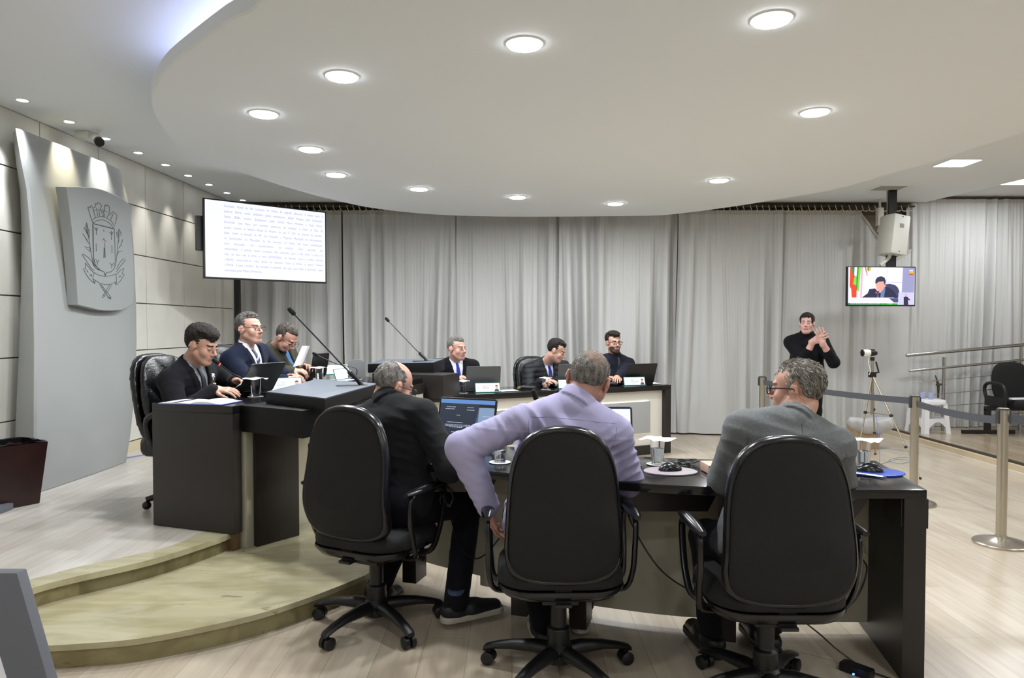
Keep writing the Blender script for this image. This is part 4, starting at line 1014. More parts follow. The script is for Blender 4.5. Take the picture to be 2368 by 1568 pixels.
        if shoe:
            for s, hp, kn, an, toe in lg:
                d = Vector((toe.x-an.x, toe.y-an.y, 0)).normalized(); hl = Vector((an.x, an.y, 0))-d*.035; tp = hl+d*.265; bz = an.z-.085; sdv = Vector((-d.y, d.x, 0))
                up_ = union([limb(hl+Vector((0, 0, bz+.055)), hl+d*.12+Vector((0, 0, bz+.055)), .042, .042), limb(hl+d*.10+Vector((0, 0, bz+.048)), tp-d*.03+Vector((0, 0, bz+.036)), .040, .028, sdv, 1.35), limb(an+Vector((0, 0, -.02)), an+Vector((0, 0, -.055)), .042, .045)], .02)
                z0 = bz+.026
                lo_ = [min(hl[i], tp[i])-.08 for i in range(2)]+[bz-.01]; hi_ = [max(hl[i], tp[i])+.08 for i in range(2)]+[an.z+.03]
                so = sdf_obj('shoe', lambda p: np.maximum(np.maximum(up_(p), z0-p[:, 2]), p[:, 2]-(an.z-.005+.0)), lo_, hi_, .006, mat('shoe_'+shoe[0], shoe[0], .5, bump=.1), e)
                def solef(p):
                    c1 = limb(hl+Vector((0, 0, 0)), tp-d*.035, .043, .046); q = p.copy(); q[:, 2] = 0; return np.maximum(c1(q), np.maximum(bz+.002-p[:, 2], p[:, 2]-z0-.004))
                sl2 = sdf_obj('sole', solef, lo_, hi_, .005, mat('sole_'+shoe[1], shoe[1], .6), so)
                if len(shoe) > 2:
                    mb = MB(); mb.tube([an+Vector((0, 0, -.04)), an+Vector((0, 0, .06))], .040, 14); mb.done('sock', mat('sock_'+shoe[2], shoe[2], .9, noise=.3, nscale=90), e, smooth=True)
    # --- hair
    if hair:
        hc = hair['c']; t = hair.get('t', .009); n_ = hair.get('n', (-.75, .66)); c0 = hair.get('cut', -.022); low = hair.get('low', -.078); fl = hair.get('front', .2)
        bald = hair.get('bald'); fr = hair.get('fringe', 0)
        def hairf(q):
            q = q/headr
            dd = core(q); wav = hair.get('wav', .0018)*np.sin(q[:, 0]*150+3*np.sin(q[:, 1]*60))*np.sin(q[:, 1]*110+2*np.sin(q[:, 2]*90))
            hl = hair.get('hl', .068); wob = +.004*np.sin(q[:, 0]*90+q[:, 1]*200)+.003*np.sin(q[:, 2]*310+q[:, 0]*60)
            mA = np.maximum(q[:, 1]-.016, .75*q[:, 1]-.66*q[:, 2]+c0); mB = hl+.45*np.maximum(0, np.abs(q[:, 0])-.028)-hair.get('part', 0)*q[:, 0]-q[:, 2]; mA = np.minimum(mA, np.maximum(q[:, 1]-hair.get('sidey', .016), hair.get('sidez', .2)-q[:, 2])); m = smin(mA, mB, .018)+wob
            m = np.maximum(m, low-q[:, 2]); m = np.maximum(m, q[:, 1]-fl)
            ear = np.sqrt(((q-A3((0, -.010, -.004)))*A3((0, 1, .62)))[:, 1]**2+((q[:, 2]+.004)*.62)**2)-.024
            m = np.maximum(m, -np.maximum(ear, .055-np.abs(q[:, 0])))
            th = (t+wav+hair.get('top', 0)*np.clip((q[:, 2]-.03)/.08, 0, 1))*np.clip(-m/.034+.06, .0, 1)**.75
            d = np.maximum(dd-th, m*.8)
            if bald is not None:
                bc, brd = bald; d = np.maximum(d, -(np.sqrt(((q-A3(bc))**2).sum(1))-brd-.006*np.sin(q[:, 0]*90)*np.sin(q[:, 1]*70)))
            return d*headr
        hm = mat('hair_'+hc, hc, .7, noise=0, col2=hair.get('c2', hc), nscale=hair.get('ns', 55), bump=.9, bscale=260, stretch=(1, 1, .35), spec=.3)
        thin = hair.get('thin')
        def hcls(c):
            q = (c-Hn)@HMn/headr; return (np.sqrt(((q-A3(thin[0]))**2).sum(1)) < thin[1]+.006*np.sin(q[:, 0]*110)+.005*np.sin(q[:, 2]*130)).astype(int)
        hobj = sdf_obj('hair', xf(hairf, H, HM), [H[i]-.17 for i in range(3)], [H[i]+.17 for i in range(3)], min(hv, .0035), [hm]+([mat('thin_'+thin[2], thin[2], .6, noise=.3, nscale=90, bump=.6, bscale=200)] if thin else []), e, hcls if thin else None)
        ns = hair.get('strands', 0)
        if ns and hobj:
            rnd = np.random.RandomState(len(label)); me = hobj.data; nv = len(me.vertices); co = np.empty(nv*3, np.float32); me.vertices.foreach_get('co', co); co = co.reshape(-1, 3)
            no = np.empty(nv*3, np.float32); me.vertices.foreach_get('normal', no); no = no.reshape(-1, 3)
            outm = ((co-A3(H))*no).sum(1); no[outm < 0] *= -1
            ql = (co-A3(H))@HMn; pick = rnd.randint(0, nv, ns); pick = pick[(np.abs(outm[pick]) > .045)]
            L_ = hair.get('len', .014); V_ = []; Q_ = []; mi_ = []
            for c_, i in enumerate(pick):
                p = co[i]; q = ql[i]; nn = no[i]
                if thin and math.dist(q, thin[0]) < thin[1] and rnd.rand() < .75: continue
                flow = np.array([q[0]*3*hair.get('spreadx', 1), -.6-q[1]*2, -1.0+max(0, q[2])*6], np.float32) if q[2] < .095 else np.array([q[0]*6, -.9, -.1], np.float32)
                flow = HMn@flow; flow = flow-nn*(flow@nn); flow /= np.linalg.norm(flow)+1e-6
                d = flow+nn*hair.get('lift', .35)+rnd.normal(0, .12, 3); d /= np.linalg.norm(d)
                sd = np.cross(d, nn); sd /= np.linalg.norm(sd)+1e-6; l = L_*rnd.uniform(.6, 1.3); w_ = hair.get('sw', .0010)*rnd.uniform(.7, 1.3)
                b = p-nn*.002; k = len(V_); V_ += [b-sd*w_, b+sd*w_, b+d*l*.6+sd*w_*.6-nn*l*.04, b+d*l*.6-sd*w_*.6-nn*l*.04, b+d*l-nn*l*.15, b+d*l*.6+nn*w_*1.2]
                Q_ += [(k, k+1, k+2, k+3), (k+3, k+2, k+4, k+4), (k+1, k, k+5, k+5), (k+5, k+3, k+4, k+4)]; mi_ += [int(rnd.uniform(0, 3))]*4
            me2 = bpy.data.meshes.new('strands'); fs = [tuple(dict.fromkeys(x)) for x in Q_]; me2.from_pydata([tuple(v) for v in V_], [], fs); me2.polygons.foreach_set('material_index', mi_)
            cs = hair.get('sc', (hc, hair.get('c2', hc), hc))
            so_ = mkobj('hair_strands', me2, hobj, [mat('strand_'+x, x, .55, spec=.4) for x in cs]); so_['kind'] = 'stuff'
    # --- glasses
    if glasses:
        gm = mat('glasses_'+glasses[0], glasses[0], .25, metal=glasses[1]); mb = MB(); mb.M = Matrix.Translation(H) @ HM.to_4x4() @ Matrix.Scale(headr, 4)
        for s in (-1, 1):
            rim = [(s*.032+x, .104-.18*abs(s*.032+x)**1.3, .004+z) for x, z in rrect(.050, .034, .012, 4)]
            mb.tube(rim, glasses[2], 6, closed=True)
            mb.tube([(s*.056, .096, .012), (s*.074, .085, .012), (s*.083, .03, .012), (s*.085, -.012, .010), (s*.086, -.028, -.008)], glasses[2]*1.15, 6)
        mb.tube([(-.008, .102, .008), (0, .106, .010), (.008, .102, .008)], glasses[2], 6)
        g_ = mb.done('glasses', gm, e, smooth=True)
    e['_'] = 0; del e['_']
    return e, dict(T=T, H=H, HM=HM, arm=arm, sh=sh, raw=raw, fwd=fwd)
def loc_of(W, loc, rz):
    v = Vector(W)-Vector(loc); return Matrix.Rotation(-rz, 3, 'Z') @ v
def LW(loc, rz): return lambda u, v, Y: loc_of(at(u, v, Y=Y), loc, rz)
# ---- 1: bald man in dark jacket, leaning to his laptop
l1 = (-.56, 3.30, 0); r1 = R(-32); w1 = LW(l1, r1)
person('bald grey-haired man in dark charcoal jacket seated sideways, leaning towards his laptop', l1, r1, w1(905, 928, 3.40), w1(910, 893, 3.46), (-22, -22, 6), sk='b98d7c',
       hair=dict(c='4e4b48', c2='97928c', t=.0045, cut=-.002, low=-.080, bald=((0, .030, .120), .080), strands=3500, len=.008, sc=('8c8883', '5a5754', 'b5b0aa'), lift=.3),
       arms={1: dict(w=w1(1085, 1075, 3.42), pole=(.6, -.5, -.6), hand=((-.2, 1, -.1), (0, 0, -1), .35, .3)), -1: dict(w=(-.16, .46, .80), pole=(-.6, -.3, -.6), hand=((.3, 1, -.1), (0, 0, -1), .35, .3))},
       legs={1: ((.14, .42, .49), w1(1055, 1392, 3.24), w1(1130, 1430, 3.32)), -1: ((-.17, .40, .50), w1(868, 1375, 3.42), w1(950, 1400, 3.75))}, topc='1e1f21', shirtc='1e1f21', trc='111218', shoe=('15161a', 'a8a294', '3b4b66'),
       glasses=('2a2422', 0, .0018), girth=1.12, sw=.19, hv=.003, bv=.0065, P0=(0, 0, .555), collar_h=.05,
       folds=[((.12, -.1, .85), .20, (0, .3, 1), .05, .007), ((.25, .1, .85), .13, (.5, .2, 1), .045, .007), ((.0, -.1, .72), .2, (.2, 0, 1), .06, .006)])
# ---- 2: lilac shirt
l2 = (.19, 2.90, 0); r2 = R(0); w2 = LW(l2, r2)
person('heavyset man in lilac dress shirt seated from behind, left elbow out, hand on armrest', l2, r2, w2(1325, 930, 2.86), w2(1361, 880, 2.92), (-16, -14, 13), sk='a5796a',
       hair=dict(c='504b47', c2='8f8a84', t=.006, cut=-.006, low=-.085, thin=((.02, -.075, .105), .052, '66503f'), strands=14000, wav=.0008, sw=.0008, len=.010, sc=('6a655f', '45403b', 'b8b4ae'), lift=.25),
       arms={-1: dict(w=w2(1128, 1168, 2.80), pole=(-1.2, -.15, .1), hand=((.15, .35, -1), (1, .2, .1), .35, .3), cuff=1.0), 1: dict(w=(.12, .24, .80), pole=(.7, -.3, -.7), hand=((-.4, 1, -.1), (0, 0, -1), .3, .3), cuff=1.0)},
       legs={1: ((.16, .40, .50), (.12, .30, .10), (.14, .5, 0)), -1: ((-.16, .40, .50), w2(1262, 1450, 2.98), w2(1240, 1450, 3.2))}, top='shirt', seams=((-.17, -.055, .17, -.055, .004), (-.175, -.07, -.150, -.26), (.175, -.07, .155, -.26)), seamc='77739a', topc='9f9bbb', trc='101014', shoe=('121215', 'b5b0a8'),
       girth=1.32, sw=.205, hv=.003, bv=.006, P0=(0, 0, .56), hdargs=dict(fat=.006), collar_h=.045, armr=1.18, ual=.255, shoulders={-1: w2(1208, 975, 2.80), 1: w2(1425, 1002, 2.86)},
       folds=[((-.20, -.08, .98), .08, (.9, 0, .5), .030, .012), ((-.32, -.02, .86), .11, (.6, 0, 1), .040, .022), ((-.30, -.02, .74), .09, (-.2, 0, 1), .040, .018), ((-.14, -.12, .92), .12, (1, 0, .6), .055, .016), ((.25, .0, .88), .13, (-.8, 0, 1), .04, .012), ((.0, -.12, .9), .22, (.6, 0, .5), .09, .012), ((-.13, -.1, 1.0), .12, (1, 0, -.5), .04, .005), ((-.28, 0, .68), .1, (.2, .2, 1), .05, .005)])
# ---- 3: grey suit
l3 = (.98, 2.62, 0); r3 = R(4); w3 = LW(l3, r3)
person('grey-haired man in grey suit jacket and black glasses seated from behind on the right', l3, r3, w3(1832, 965, 2.66), w3(1842, 902, 2.74), (48, -3, 0), sk='b58672',
       hair=dict(c='5a5144', c2='a8a49c', t=.008, top=.006, cut=-.006, hl=.07, low=-.082, strands=20000, wav=.0005, sw=.0007, len=.026, sc=('8d877c', '5e564a', 'cfccc6'), lift=.14), headr=.95,
       arms={-1: dict(w=w3(1745, 1060, 2.98), pole=(-1, -.3, -.9), hand=((.3, 1, -.1), (0, 0, -1), .4, .3)), 1: dict(w=(.17, .36, .80), pole=(1.0, -.2, -.8), hand=((-.3, 1, -.1), (0, 0, -1), .4, .3))}, seams=((0, -.02, 0, -.42), (-.185, -.10, -.16, -.28), (.185, -.10, .16, -.28)), seamc='3a3c3e',
       legs={1: ((.14, .36, .50), (.12, .34, .10), (.12, .6, 0)), -1: ((-.14, .36, .50), (-.12, .34, .10), (-.14, .6, 0))}, topc='66696a', shirtc='cfcfd3', trc='14151b', shoe=('111113', '1b1b1d'),
       glasses=('0b0b0c', 0, .0024), girth=1.08, sw=.178, hv=.003, bv=.006, P0=(-.02, 0, .555), collar_h=.03,
       folds=[((-.2, -.02, .93), .12, (.5, 0, 1), .05, .006), ((.0, -.14, 1.02), .15, (.1, 0, 1), .05, .004), ((.2, -.05, .9), .14, (-.4, 0, 1), .055, .005)])
# ---- 4: young man reading (dais, nearest)
l4 = (-2.10, 4.68, ZP); r4 = R(-104); w4 = LW(l4, r4)
e4, g4 = person('young dark-haired man in black suit with lapel badges reading papers at the raised desk', l4, r4, w4(438, 838, 4.60), w4(467, 800, 4.57), (2, -20, 0), P0=(0, 0, .53), sk='b58a76',
       hair=dict(c='14100e', c2='2b2420', t=.013, top=.018, cut=.004, hl=.060, part=.15, low=-.072, fringe=1, strands=2500, len=.016, sc=('17120f', '2a221d', '0f0c0a'), lift=.15),
       arms={1: dict(w=w4(497, 902, 4.42), pole=(.7, -.6, -.5), hand=((-.15, 1, .0), (-.3, 0, -1), .3, .5)), -1: dict(w=w4(545, 882, 4.80), pole=(-1, -.3, -.5), hand=((.3, 1, .1), (.3, 0, -1), .5, .7))},
       legs={1: ((.12, .42, .50), (.12, .40, .10), (.12, .6, 0)), -1: ((-.12, .42, .50), (-.12, .40, .10), (-.12, .6, 0))}, topc='141418', shirtc='8f949c', tiec='17171c', trc='141418', shoe=('101012', '1a1a1a'),
       sw=.185, girth=1.08, hv=.0035, bv=.0075, mouth='9c7062', collar_h=.03, folds=[((.18, .02, .85), .12, (0, .4, 1), .05, .006), ((.2, .2, .75), .1, (0, 1, .3), .045, .006)])
def on_chest(g, x, z):
    T = g['T']; ys = np.linspace(.34, -.05, 200); P_ = np.array([tuple(T(x, float(y), z)) for y in ys], np.float32); k = int(np.argmax(g['raw'](P_) < 0)); return T(x, float(ys[k])+.006, z), g['fwd']
for i, (x, z, cols) in enumerate(((-.085, -.10, ('e8e8f0', 'd0d0e0')), (-.092, -.165, ('e0a020', 'f0e8d0')))):
    c_, f_ = on_chest(g4, x, z); mb = MB()
    for k in range(5): a_ = 2*pi*k/5; mb.ball(c_+g4['T'](math.cos(a_)*.011, 0, math.sin(a_)*.011)-g4['T'](0, 0, 0), .008, 8, (1, 1, 1))
    mb.mi = 1; mb.ball(c_+f_*.006, .006, 8); mb.ball(c_+g4['T'](0, 0, -.022)-g4['T'](0, 0, 0), .007, 8, (1, 1, 1.6)); b_ = mb.done('lapel_badge', [mat('badge_'+cols[0], cols[0], .4), mat('badge_'+cols[1], cols[1], .4)], e4, smooth=True)
stripe = mat('tie_striped', '262b4a', .5); _nt = stripe.node_tree; _w = _nt.nodes.new('ShaderNodeTexWave'); _w.inputs['Scale'].default_value = 14; _w.bands_direction = 'DIAGONAL'
_tc = _nt.nodes.new('ShaderNodeTexCoord'); _nt.links.new(_tc.outputs['Object'], _w.inputs[0]); _r = _nt.nodes.new('ShaderNodeValToRGB'); _nt.links.new(_w.outputs[0], _r.inputs[0])
_r.color_ramp.elements[0].color = lin('262b4a'); _r.color_ramp.elements[1].color = lin('b4b8cc'); _r.color_ramp.elements[0].position = .72; _r.color_ramp.elements[1].position = .8; _nt.links.new(_r.outputs[0], _nt.nodes['Principled BSDF'].inputs['Base Color'])
# ---- 5: navy suit, glasses
l5 = (-1.98, 5.48, ZP); r5 = R(-106); w5 = LW(l5, r5)
person('grey-haired man in navy suit, white shirt and striped tie looking ahead at the raised desk', l5, r5, w5(566, 800, 5.44), w5(578, 762, 5.42), (-6, 3, 0), P0=(-.0, .0, .57), sk='b98e7d',
       hair=dict(c='3f3b38', c2='6f6b66', t=.010, top=.012, cut=.004, hl=.080, low=-.072, strands=1500, len=.013, sc=('5b5651', '3b3733', '85807a'), lift=.2),
       arms={1: dict(w=w5(662, 880, 5.20), pole=(.8, -.6, -.5), hand=((-.1, 1, .2), (-.6, 0, -1), .6, .7)), -1: dict(w=w5(668, 872, 5.62), pole=(-1, -.3, -.5), hand=((.3, 1, .2), (.3, 0, -1), .6, .7))},
       legs={1: ((.12, .42, .50), (.12, .40, .10), (.12, .6, 0)), -1: ((-.12, .42, .50), (-.12, .40, .10), (-.12, .6, 0))}, topc='141a2c', shirtc='e2e2ea', tiec=stripe, trc='141a2c', glasses=('4a3a30', .3, .0016),
       sw=.185, girth=1.05, hv=.004, bv=.008, collar_h=.03, vopen=.075, folds=[((.18, .02, .85), .12, (0, .4, 1), .05, .006)])
# ---- 6: olive jacket
l6 = (-1.88, 6.18, ZP); r6 = R(-104); w6 = LW(l6, r6)
e6, g6 = person('man in olive jacket and glasses bent over, writing, farthest on the raised desk', l6, r6, w6(632, 800, 6.16), w6(662, 783, 6.05), (-8, -38, 0), P0=(0, -.02, .53), sk='b98c7a',
       hair=dict(c='2e2723', c2='5d554e', t=.008, top=.006, cut=.0, hl=.078, low=-.072, strands=1200, len=.01, sc=('4a423c', '2f2823', '6a635c'), lift=.2),
       arms={1: dict(w=w6(676, 858, 5.86), pole=(.9, -.5, -.4), hand=((-.3, 1, .0), (-.3, 0, -1), .7, .7)), -1: dict(w=w6(695, 850, 6.2), pole=(-1, -.3, -.5), hand=((.2, 1, .3), (.3, 0, -1), .7, .7))},
       legs={1: ((.12, .42, .50), (.12, .40, .10), (.12, .6, 0)), -1: ((-.12, .42, .50), (-.12, .40, .10), (-.12, .6, 0))}, topc='3d3c31', shirtc='4a6f9c', trc='1c1c1f', glasses=('3a3a3c', .6, .0014),
       sw=.19, girth=1.08, hv=.004, bv=.008, collar_h=.03, folds=[((.18, .05, .85), .15, (0, .5, 1), .05, .007)])
el_, wr_, _a = g6['arm'][-1]; d_ = (wr_-el_).normalized(); mb = MB(); mb.tube([wr_-d_*.012, wr_+d_*.012], [.034, .033], 16); mb.done('wristband', black_m, e6, smooth=True, angle=50)
# ---- 7: grey hair, blue tie (back desk left)
l7 = (-.56, 7.28, 0); r7 = R(-158); w7 = LW(l7, r7)
person('grey-haired man in black suit with bright blue tie at the back desk', l7, r7, w7(1052, 832, 7.30), w7(1057, 807, 7.22), (28, -2, 0), P0=(0, 0, .55), sk='bd9080',
       hair=dict(c='55524e', c2='7d7974', t=.008, top=.010, cut=.004, hl=.074, low=-.06, strands=700, len=.009, sc=('6c6863', '55514d', '8b8781')),
       arms={1: dict(w=w7(1052, 873, 6.98), pole=(.45, -.4, -1), hand=((-1, .5, 0), (0, 0, -1), .3, .3)), -1: dict(w=w7(1068, 875, 7.08), pole=(-.45, -.4, -1), hand=((1, .5, 0), (0, 0, -1), .3, .3))},
       legs={1: ((.12, .42, .50), (.12, .40, .10), (.12, .6, 0)), -1: ((-.12, .42, .50), (-.12, .40, .10), (-.12, .6, 0))}, topc='101014', shirtc='dfe6f2', tiec='10189a', sw=.19, girth=1.05, hv=.004, bv=.009, vopen=.07, collar_h=.028)
# ---- 8: quilted jacket
l8 = (.42, 7.80, 0); r8 = R(-160); w8 = LW(l8, r8)
person('dark-haired man in black quilted jacket and blue tie looking down at the back desk', l8, r8, w8(1262, 836, 7.80), w8(1287, 812, 7.66), (52, -24, 0), P0=(.02, 0, .55), sk='c59b8a',
       hair=dict(c='15100e', c2='2a2220', t=.009, top=.012, cut=.004, hl=.072, low=-.06, strands=700, len=.010, sc=('1a1411', '2c2421', '120e0c')),
       arms={1: dict(w=w8(1262, 880, 7.42), pole=(.6, -.4, -1), hand=((-.7, .8, 0), (0, 0, -1), .4, .4)), -1: dict(w=w8(1270, 879, 7.48), pole=(-.45, -.4, -1), hand=((.6, .8, 0), (0, 0, -1), .4, .4))},
       legs={1: ((.12, .42, .50), (.12, .40, .10), (.12, .6, 0)), -1: ((-.12, .42, .50), (-.12, .40, .10), (-.12, .6, 0))}, top='puffer', topc='15151a', shirtc='d7deee', tiec='141a78', sw=.20, girth=1.15, hv=.004, bv=.008, vopen=.055, lapel=False, collar_h=.045)
# ---- 9: beard, dark shirt
l9 = (1.12, 8.16, 0); r9 = R(-158); w9 = LW(l9, r9)
person('bearded man with black glasses in dark navy shirt and black tie at the back desk', l9, r9, w9(1424, 822, 8.14), w9(1419, 794, 8.10), (-4, 0, 0), P0=(0, 0, .56), sk='b98e7b',
       hair=dict(c='17110e', c2='2e2621', t=.010, top=.022, cut=.006, hl=.070, low=-.05, strands=700, len=.012, sc=('1a1411', '2c2421', '120e0c')), beard='4b352b',
       arms={1: dict(w=w9(1400, 872, 7.86), pole=(.45, -.4, -1), hand=((-.5, .8, 0), (0, 0, -1), .4, .4), cuff=.85, cuffshow=False), -1: dict(w=w9(1426, 874, 7.74), pole=(-.45, -.4, -1), hand=((.5, .8, 0), (0, 0, -1), .4, .4), cuff=.85, cuffshow=False)},
       legs={1: ((.12, .42, .50), (.12, .40, .10), (.12, .6, 0)), -1: ((-.12, .42, .50), (-.12, .40, .10), (-.12, .6, 0))}, top='shirt', topc='181a26', tiec='0c0c11', glasses=('0c0c0e', 0, .0022), sw=.19, girth=1.1, hv=.004, bv=.009, collar_h=.03)
# ---- 10: interpreter, standing
l10 = (3.20, 7.75, 0); r10 = R(165); w10 = LW(l10, r10)
person('woman in black turtleneck standing by the curtain signing with raised hands', l10, r10, (0, -.01, 1.285), (0, .015, 1.405), (-14, 4, 0), P0=(0, 0, .86), sk='c0958a',
       hair=dict(c='17110f', c2='2d2420', t=.013, top=.006, cut=-.01, hl=.064, sidey=.050, sidez=.004, low=-.075, strands=300, len=.01, sc=('1a1411', '2c2421', '120e0c')), headr=.98,
       arms={1: dict(w=(-.03, .24, 1.22), pole=(.25, -.2, -1), hand=((-.75, .1, .55), (-.2, -1, 0), .18, .3), cuff=.52, cuffshow=False, spread=.22, side=-1), -1: dict(w=(-.125, .24, 1.205), pole=(-.55, .0, -1), hand=((.25, .1, 1), (.4, -1, 0), .12, .2), cuff=.5, cuffshow=False, spread=.25, side=-1)},
       legs={1: ((.09, .02, .46), (.10, -.01, .09), (.12, .2, 0)), -1: ((-.09, .02, .46), (-.10, -.01, .09), (-.12, .2, 0))}, top='turtle', topc='101014', trc='0e0e11', shoe=('111113', '1b1b1d'), hdargs=dict(wide=.93), sw=.16, girth=.94, hv=.004, bv=.008, seated=False, collar_h=.05, hem=.80, mouth='a56e62')
# ================================================================== THINGS ON THE DESKS
paper_m = mat('paper', 'ececf2', .7); glass_m = mat('clear_glass', 'ffffff', .02, trans=1, ior=1.45); water_m = mat('water', 'f5fbff', .0, trans=1, ior=1.33)
acry_m = mat('green_acrylic', '2f8a85', .15, trans=.4, ior=1.49); card_m = mat('card_white', 'e8e8ea', .6); inkg = mat('ink_grey', '6d7076', .7); tealp = mat('teal_print', '2a8f78', .6)
lapg = mat('laptop_grey', '55575b', .35, metal=.4); lapb = mat('laptop_black', '121214', .4); key_m = mat('keys', '1a1a1c', .6)
TD = .931; TB = .746; TF = .751
def glass(x, y, z, label, h=.115, r=.034, water=.6, napkin=True, coaster=True, grp='glasses of water', nrot=0):
    z += .001
    e = empty('water_glass', (x, y, z+(.004 if coaster else 0)), label, 'glass', group=grp)
    mb = MB(); mb.lathe([(.001, 0), (r*.78, 0), (r*.80, .004), (r, h), (r-.0022, h), (r*.80-.002, .012), (.001, .011)], 28); mb.done('tumbler', glass_m, e, smooth=True, angle=60)
    mb = MB(); rr = r*.80-.0026; mb.lathe([(.001, .0125), (rr, .0127), (rr+(r-.0022-rr)*water, h*water), (.001, h*water)], 24); mb.done('water', water_m, e, smooth=True, angle=60)
    if coaster:
        mb = MB(); mb.lathe([(.001, 0), (.047, 0), (.05, .003), (.047, .0035), (.001, .003)], 28); o = mb.done('coaster', mat('saucer', 'd4d4d2', .3), smooth=True); o.location = (x, y, z-.0003)
        props(o, 'small pale saucer under the '+label, 'saucer', 'saucers under the glasses')
    if napkin:
        mb = MB(); P = []
        for i in range(9):
            row = []
            for j in range(9):
                a, b = (i-4)/4, (j-4)/4; rr = max(abs(a), abs(b)); row.append((a*.062, b*.062, .004*math.sin(a*4+b*3)*(rr > .5)-.014*max(0, rr-.62)**1.2*(1+math.sin(3*a-2*b))))
            P.append(row)
        mb.grid(P); o = mb.done('napkin', mat('napkin_white', 'f0f0ee', .9), smooth=True, angle=180); o.location = (x, y, z+h+(.006 if coaster else .003)); o.rotation_euler = (0, 0, nrot)
        props(o, 'white napkin over the '+label, 'napkin', 'napkins covering the glasses')
BP = {1113: (-.31, 6.86), 1302: (.60, 7.28), 1466: (1.34, 7.62), 1128: (-.235, 6.84), 1316: (.585, 7.26), 1468: (1.31, 7.64), 1070: (-.466, 6.75), 1262: (.338, 7.15), 1050: (-.58, 6.78), 1215: (.15, 7.05), 1415: (1.04, 7.55)}
def pt(u, v, Z):
    if Z == TB and u in BP: return Vector((*BP[u], TB))     # places on the back desk, measured from its front edge
    return at(u, v, Z=Z)
for (u, v), z, lb, k in (((591, 918), TD, 'water glass beside the open book on the raised desk', {}), ((739, 884), TD+.0, 'water glass behind the speaker lectern', {}), ((815, 872), TD, 'water glass farthest on the raised desk', dict(h=.1)),
                         ((1070, 897), TB, 'water glass in front of the man with bright blue tie', {}), ((1262, 887), TB, 'water glass in front of the man in quilted jacket', {}),
                         ((1520, 1074), TF, 'water glass right of the man in the lilac shirt', dict(nrot=.4)), ((1995, 1084), TF, 'water glass by the blue mouse pad', dict(nrot=.7, h=.125)), ((1156, 1070), TF, 'water glass left of the man in the lilac shirt', dict(napkin=False, h=.09))):
    p = pt(u, v, z); glass(p.x, p.y, z, lb, **k)
def laptop(loc, rz, label, lid=105, w=.34, d=.235, col=lapb, screen=None, sm=None):
    e = empty('laptop', loc, label, 'laptop', rz)
    mb = MB(); mb.loops([[(x, y, z) for x, y in rrect(w*k, d*k, .012, 3)] for k, z in ((.985, .001), (1, .004), (1, .015), (.99, .017))]); mb.done('base', col, e, smooth=True)
    mb = MB()
    for i in range(5):
        for j in range(12): mb.box((-w*.42+j*w*.0765, d*.30-i*.021, .0185), (w*.066, .017, .002))
    mb.box((0, -d*.3, .0176), (w*.3, d*.27, .0008)); mb.done('keyboard', key_m, e)
    a = R(lid); H_ = Vector((0, d/2, .016)); dr = Vector((0, -math.cos(a), math.sin(a))); nr = Vector((0, -math.sin(a), -math.cos(a)))
    M = Matrix((( 1, 0, 0, H_.x), (0, dr.y, nr.y*-1, H_.y), (0, dr.z, nr.z*-1, H_.z), (0, 0, 0, 1)))
    mb = MB(); mb.M = M; mb.loops([[(x, y+d/2, z) for x, y in rrect(w*k, d*k, .012, 3)] for k, z in ((.99, -.003), (1, -.001), (1, .003), (.99, .005))]); l = mb.done('lid', col, e, smooth=True)
    mb = MB(); mb.M = M; mb.poly([(-w*.47, .018, -.0036), (w*.47, .018, -.0036), (w*.47, d-.010, -.0036), (-w*.47, d-.010, -.0036)]); s_ = mb.done('screen', sm or mat('screen_off', '1c2330', .15), l)
    if screen: screen(e, M, w, d, s_)
    return e
def sgn(m, M, pts, z): m.M = M; m.poly([(x, y, z) for x, y in pts])
def scr1(e, M, w, d, s_):
    X = lambda a: (a-.5)*w*.94; Yv = lambda b: .018+b*(d-.028)
    def rect(nm, a0, b0, a1, b1, m, z, poly=None):
        mb = MB(); mb.M = M; mb.poly([(X(a), Yv(b), z) for a, b in (poly or ((a0, b0), (a1, b0), (a1, b1), (a0, b1)))]); return mb.done(nm, m, s_)
    rect('browser_bar', 0, .90, 1, 1, mat('scr_blue', '5f8fd0', emit=.9), -.0040)
    rect('dark_window', 0, 0, .72, .90, mat('scr_navy', '303a52', emit=.55), -.0040)
    rect('page', .72, 0, 1, .82, mat('scr_page', '8ba6c8', emit=.8), -.0040, ((.62, 0), (1, 0), (1, .82), (.72, .82)))
    rect('menu_bar', .72, .82, 1, .90, mat('scr_black', '10141c', emit=.3), -.0041)
    tm = mat('scr_text', 'c8d0e0', emit=.9); mb = MB(); rr = random.Random(4)
    for (a, b, ww) in ((.12, .80, .14), (.10, .75, .18), (.50, .80, .10), (.50, .74, .12), (.32, .60, .05), (.15, .42, .3), (.12, .36, .45), (.12, .33, .4), (.2, .30, .25), (.25, .18, .1), (.8, .6, .12), (.78, .4, .1)):
        x = a
        while x < a+ww:
            l_ = rr.uniform(.01, .03); mb.M = M; mb.poly([(X(x), Yv(b), -.0044), (X(x+l_), Yv(b), -.0044), (X(x+l_), Yv(b+.014), -.0044), (X(x), Yv(b+.014), -.0044)]); x += l_+.008
    mb.done('screen_text', tm, s_)
def scr2(e, M, w, d, s_):
    mb = MB(); mb.M = M; mb.poly([(-w*.47, .10, -.0041), (w*.47, .10, -.0041), (w*.47, d-.012, -.0041), (-w*.47, d-.012, -.0041)]); mb.done('page', mat('scr_white', 'e6eefc', emit=1.6), s_)
a = pt(1054, 1080, TF+.02); laptop((-.30, 3.60, TF+.001), R(-24), 'open laptop with dark blue page in front of the bald man in dark jacket', 103, .34, .24, lapb, scr1, mat('scr_base', '20293c', emit=.3))
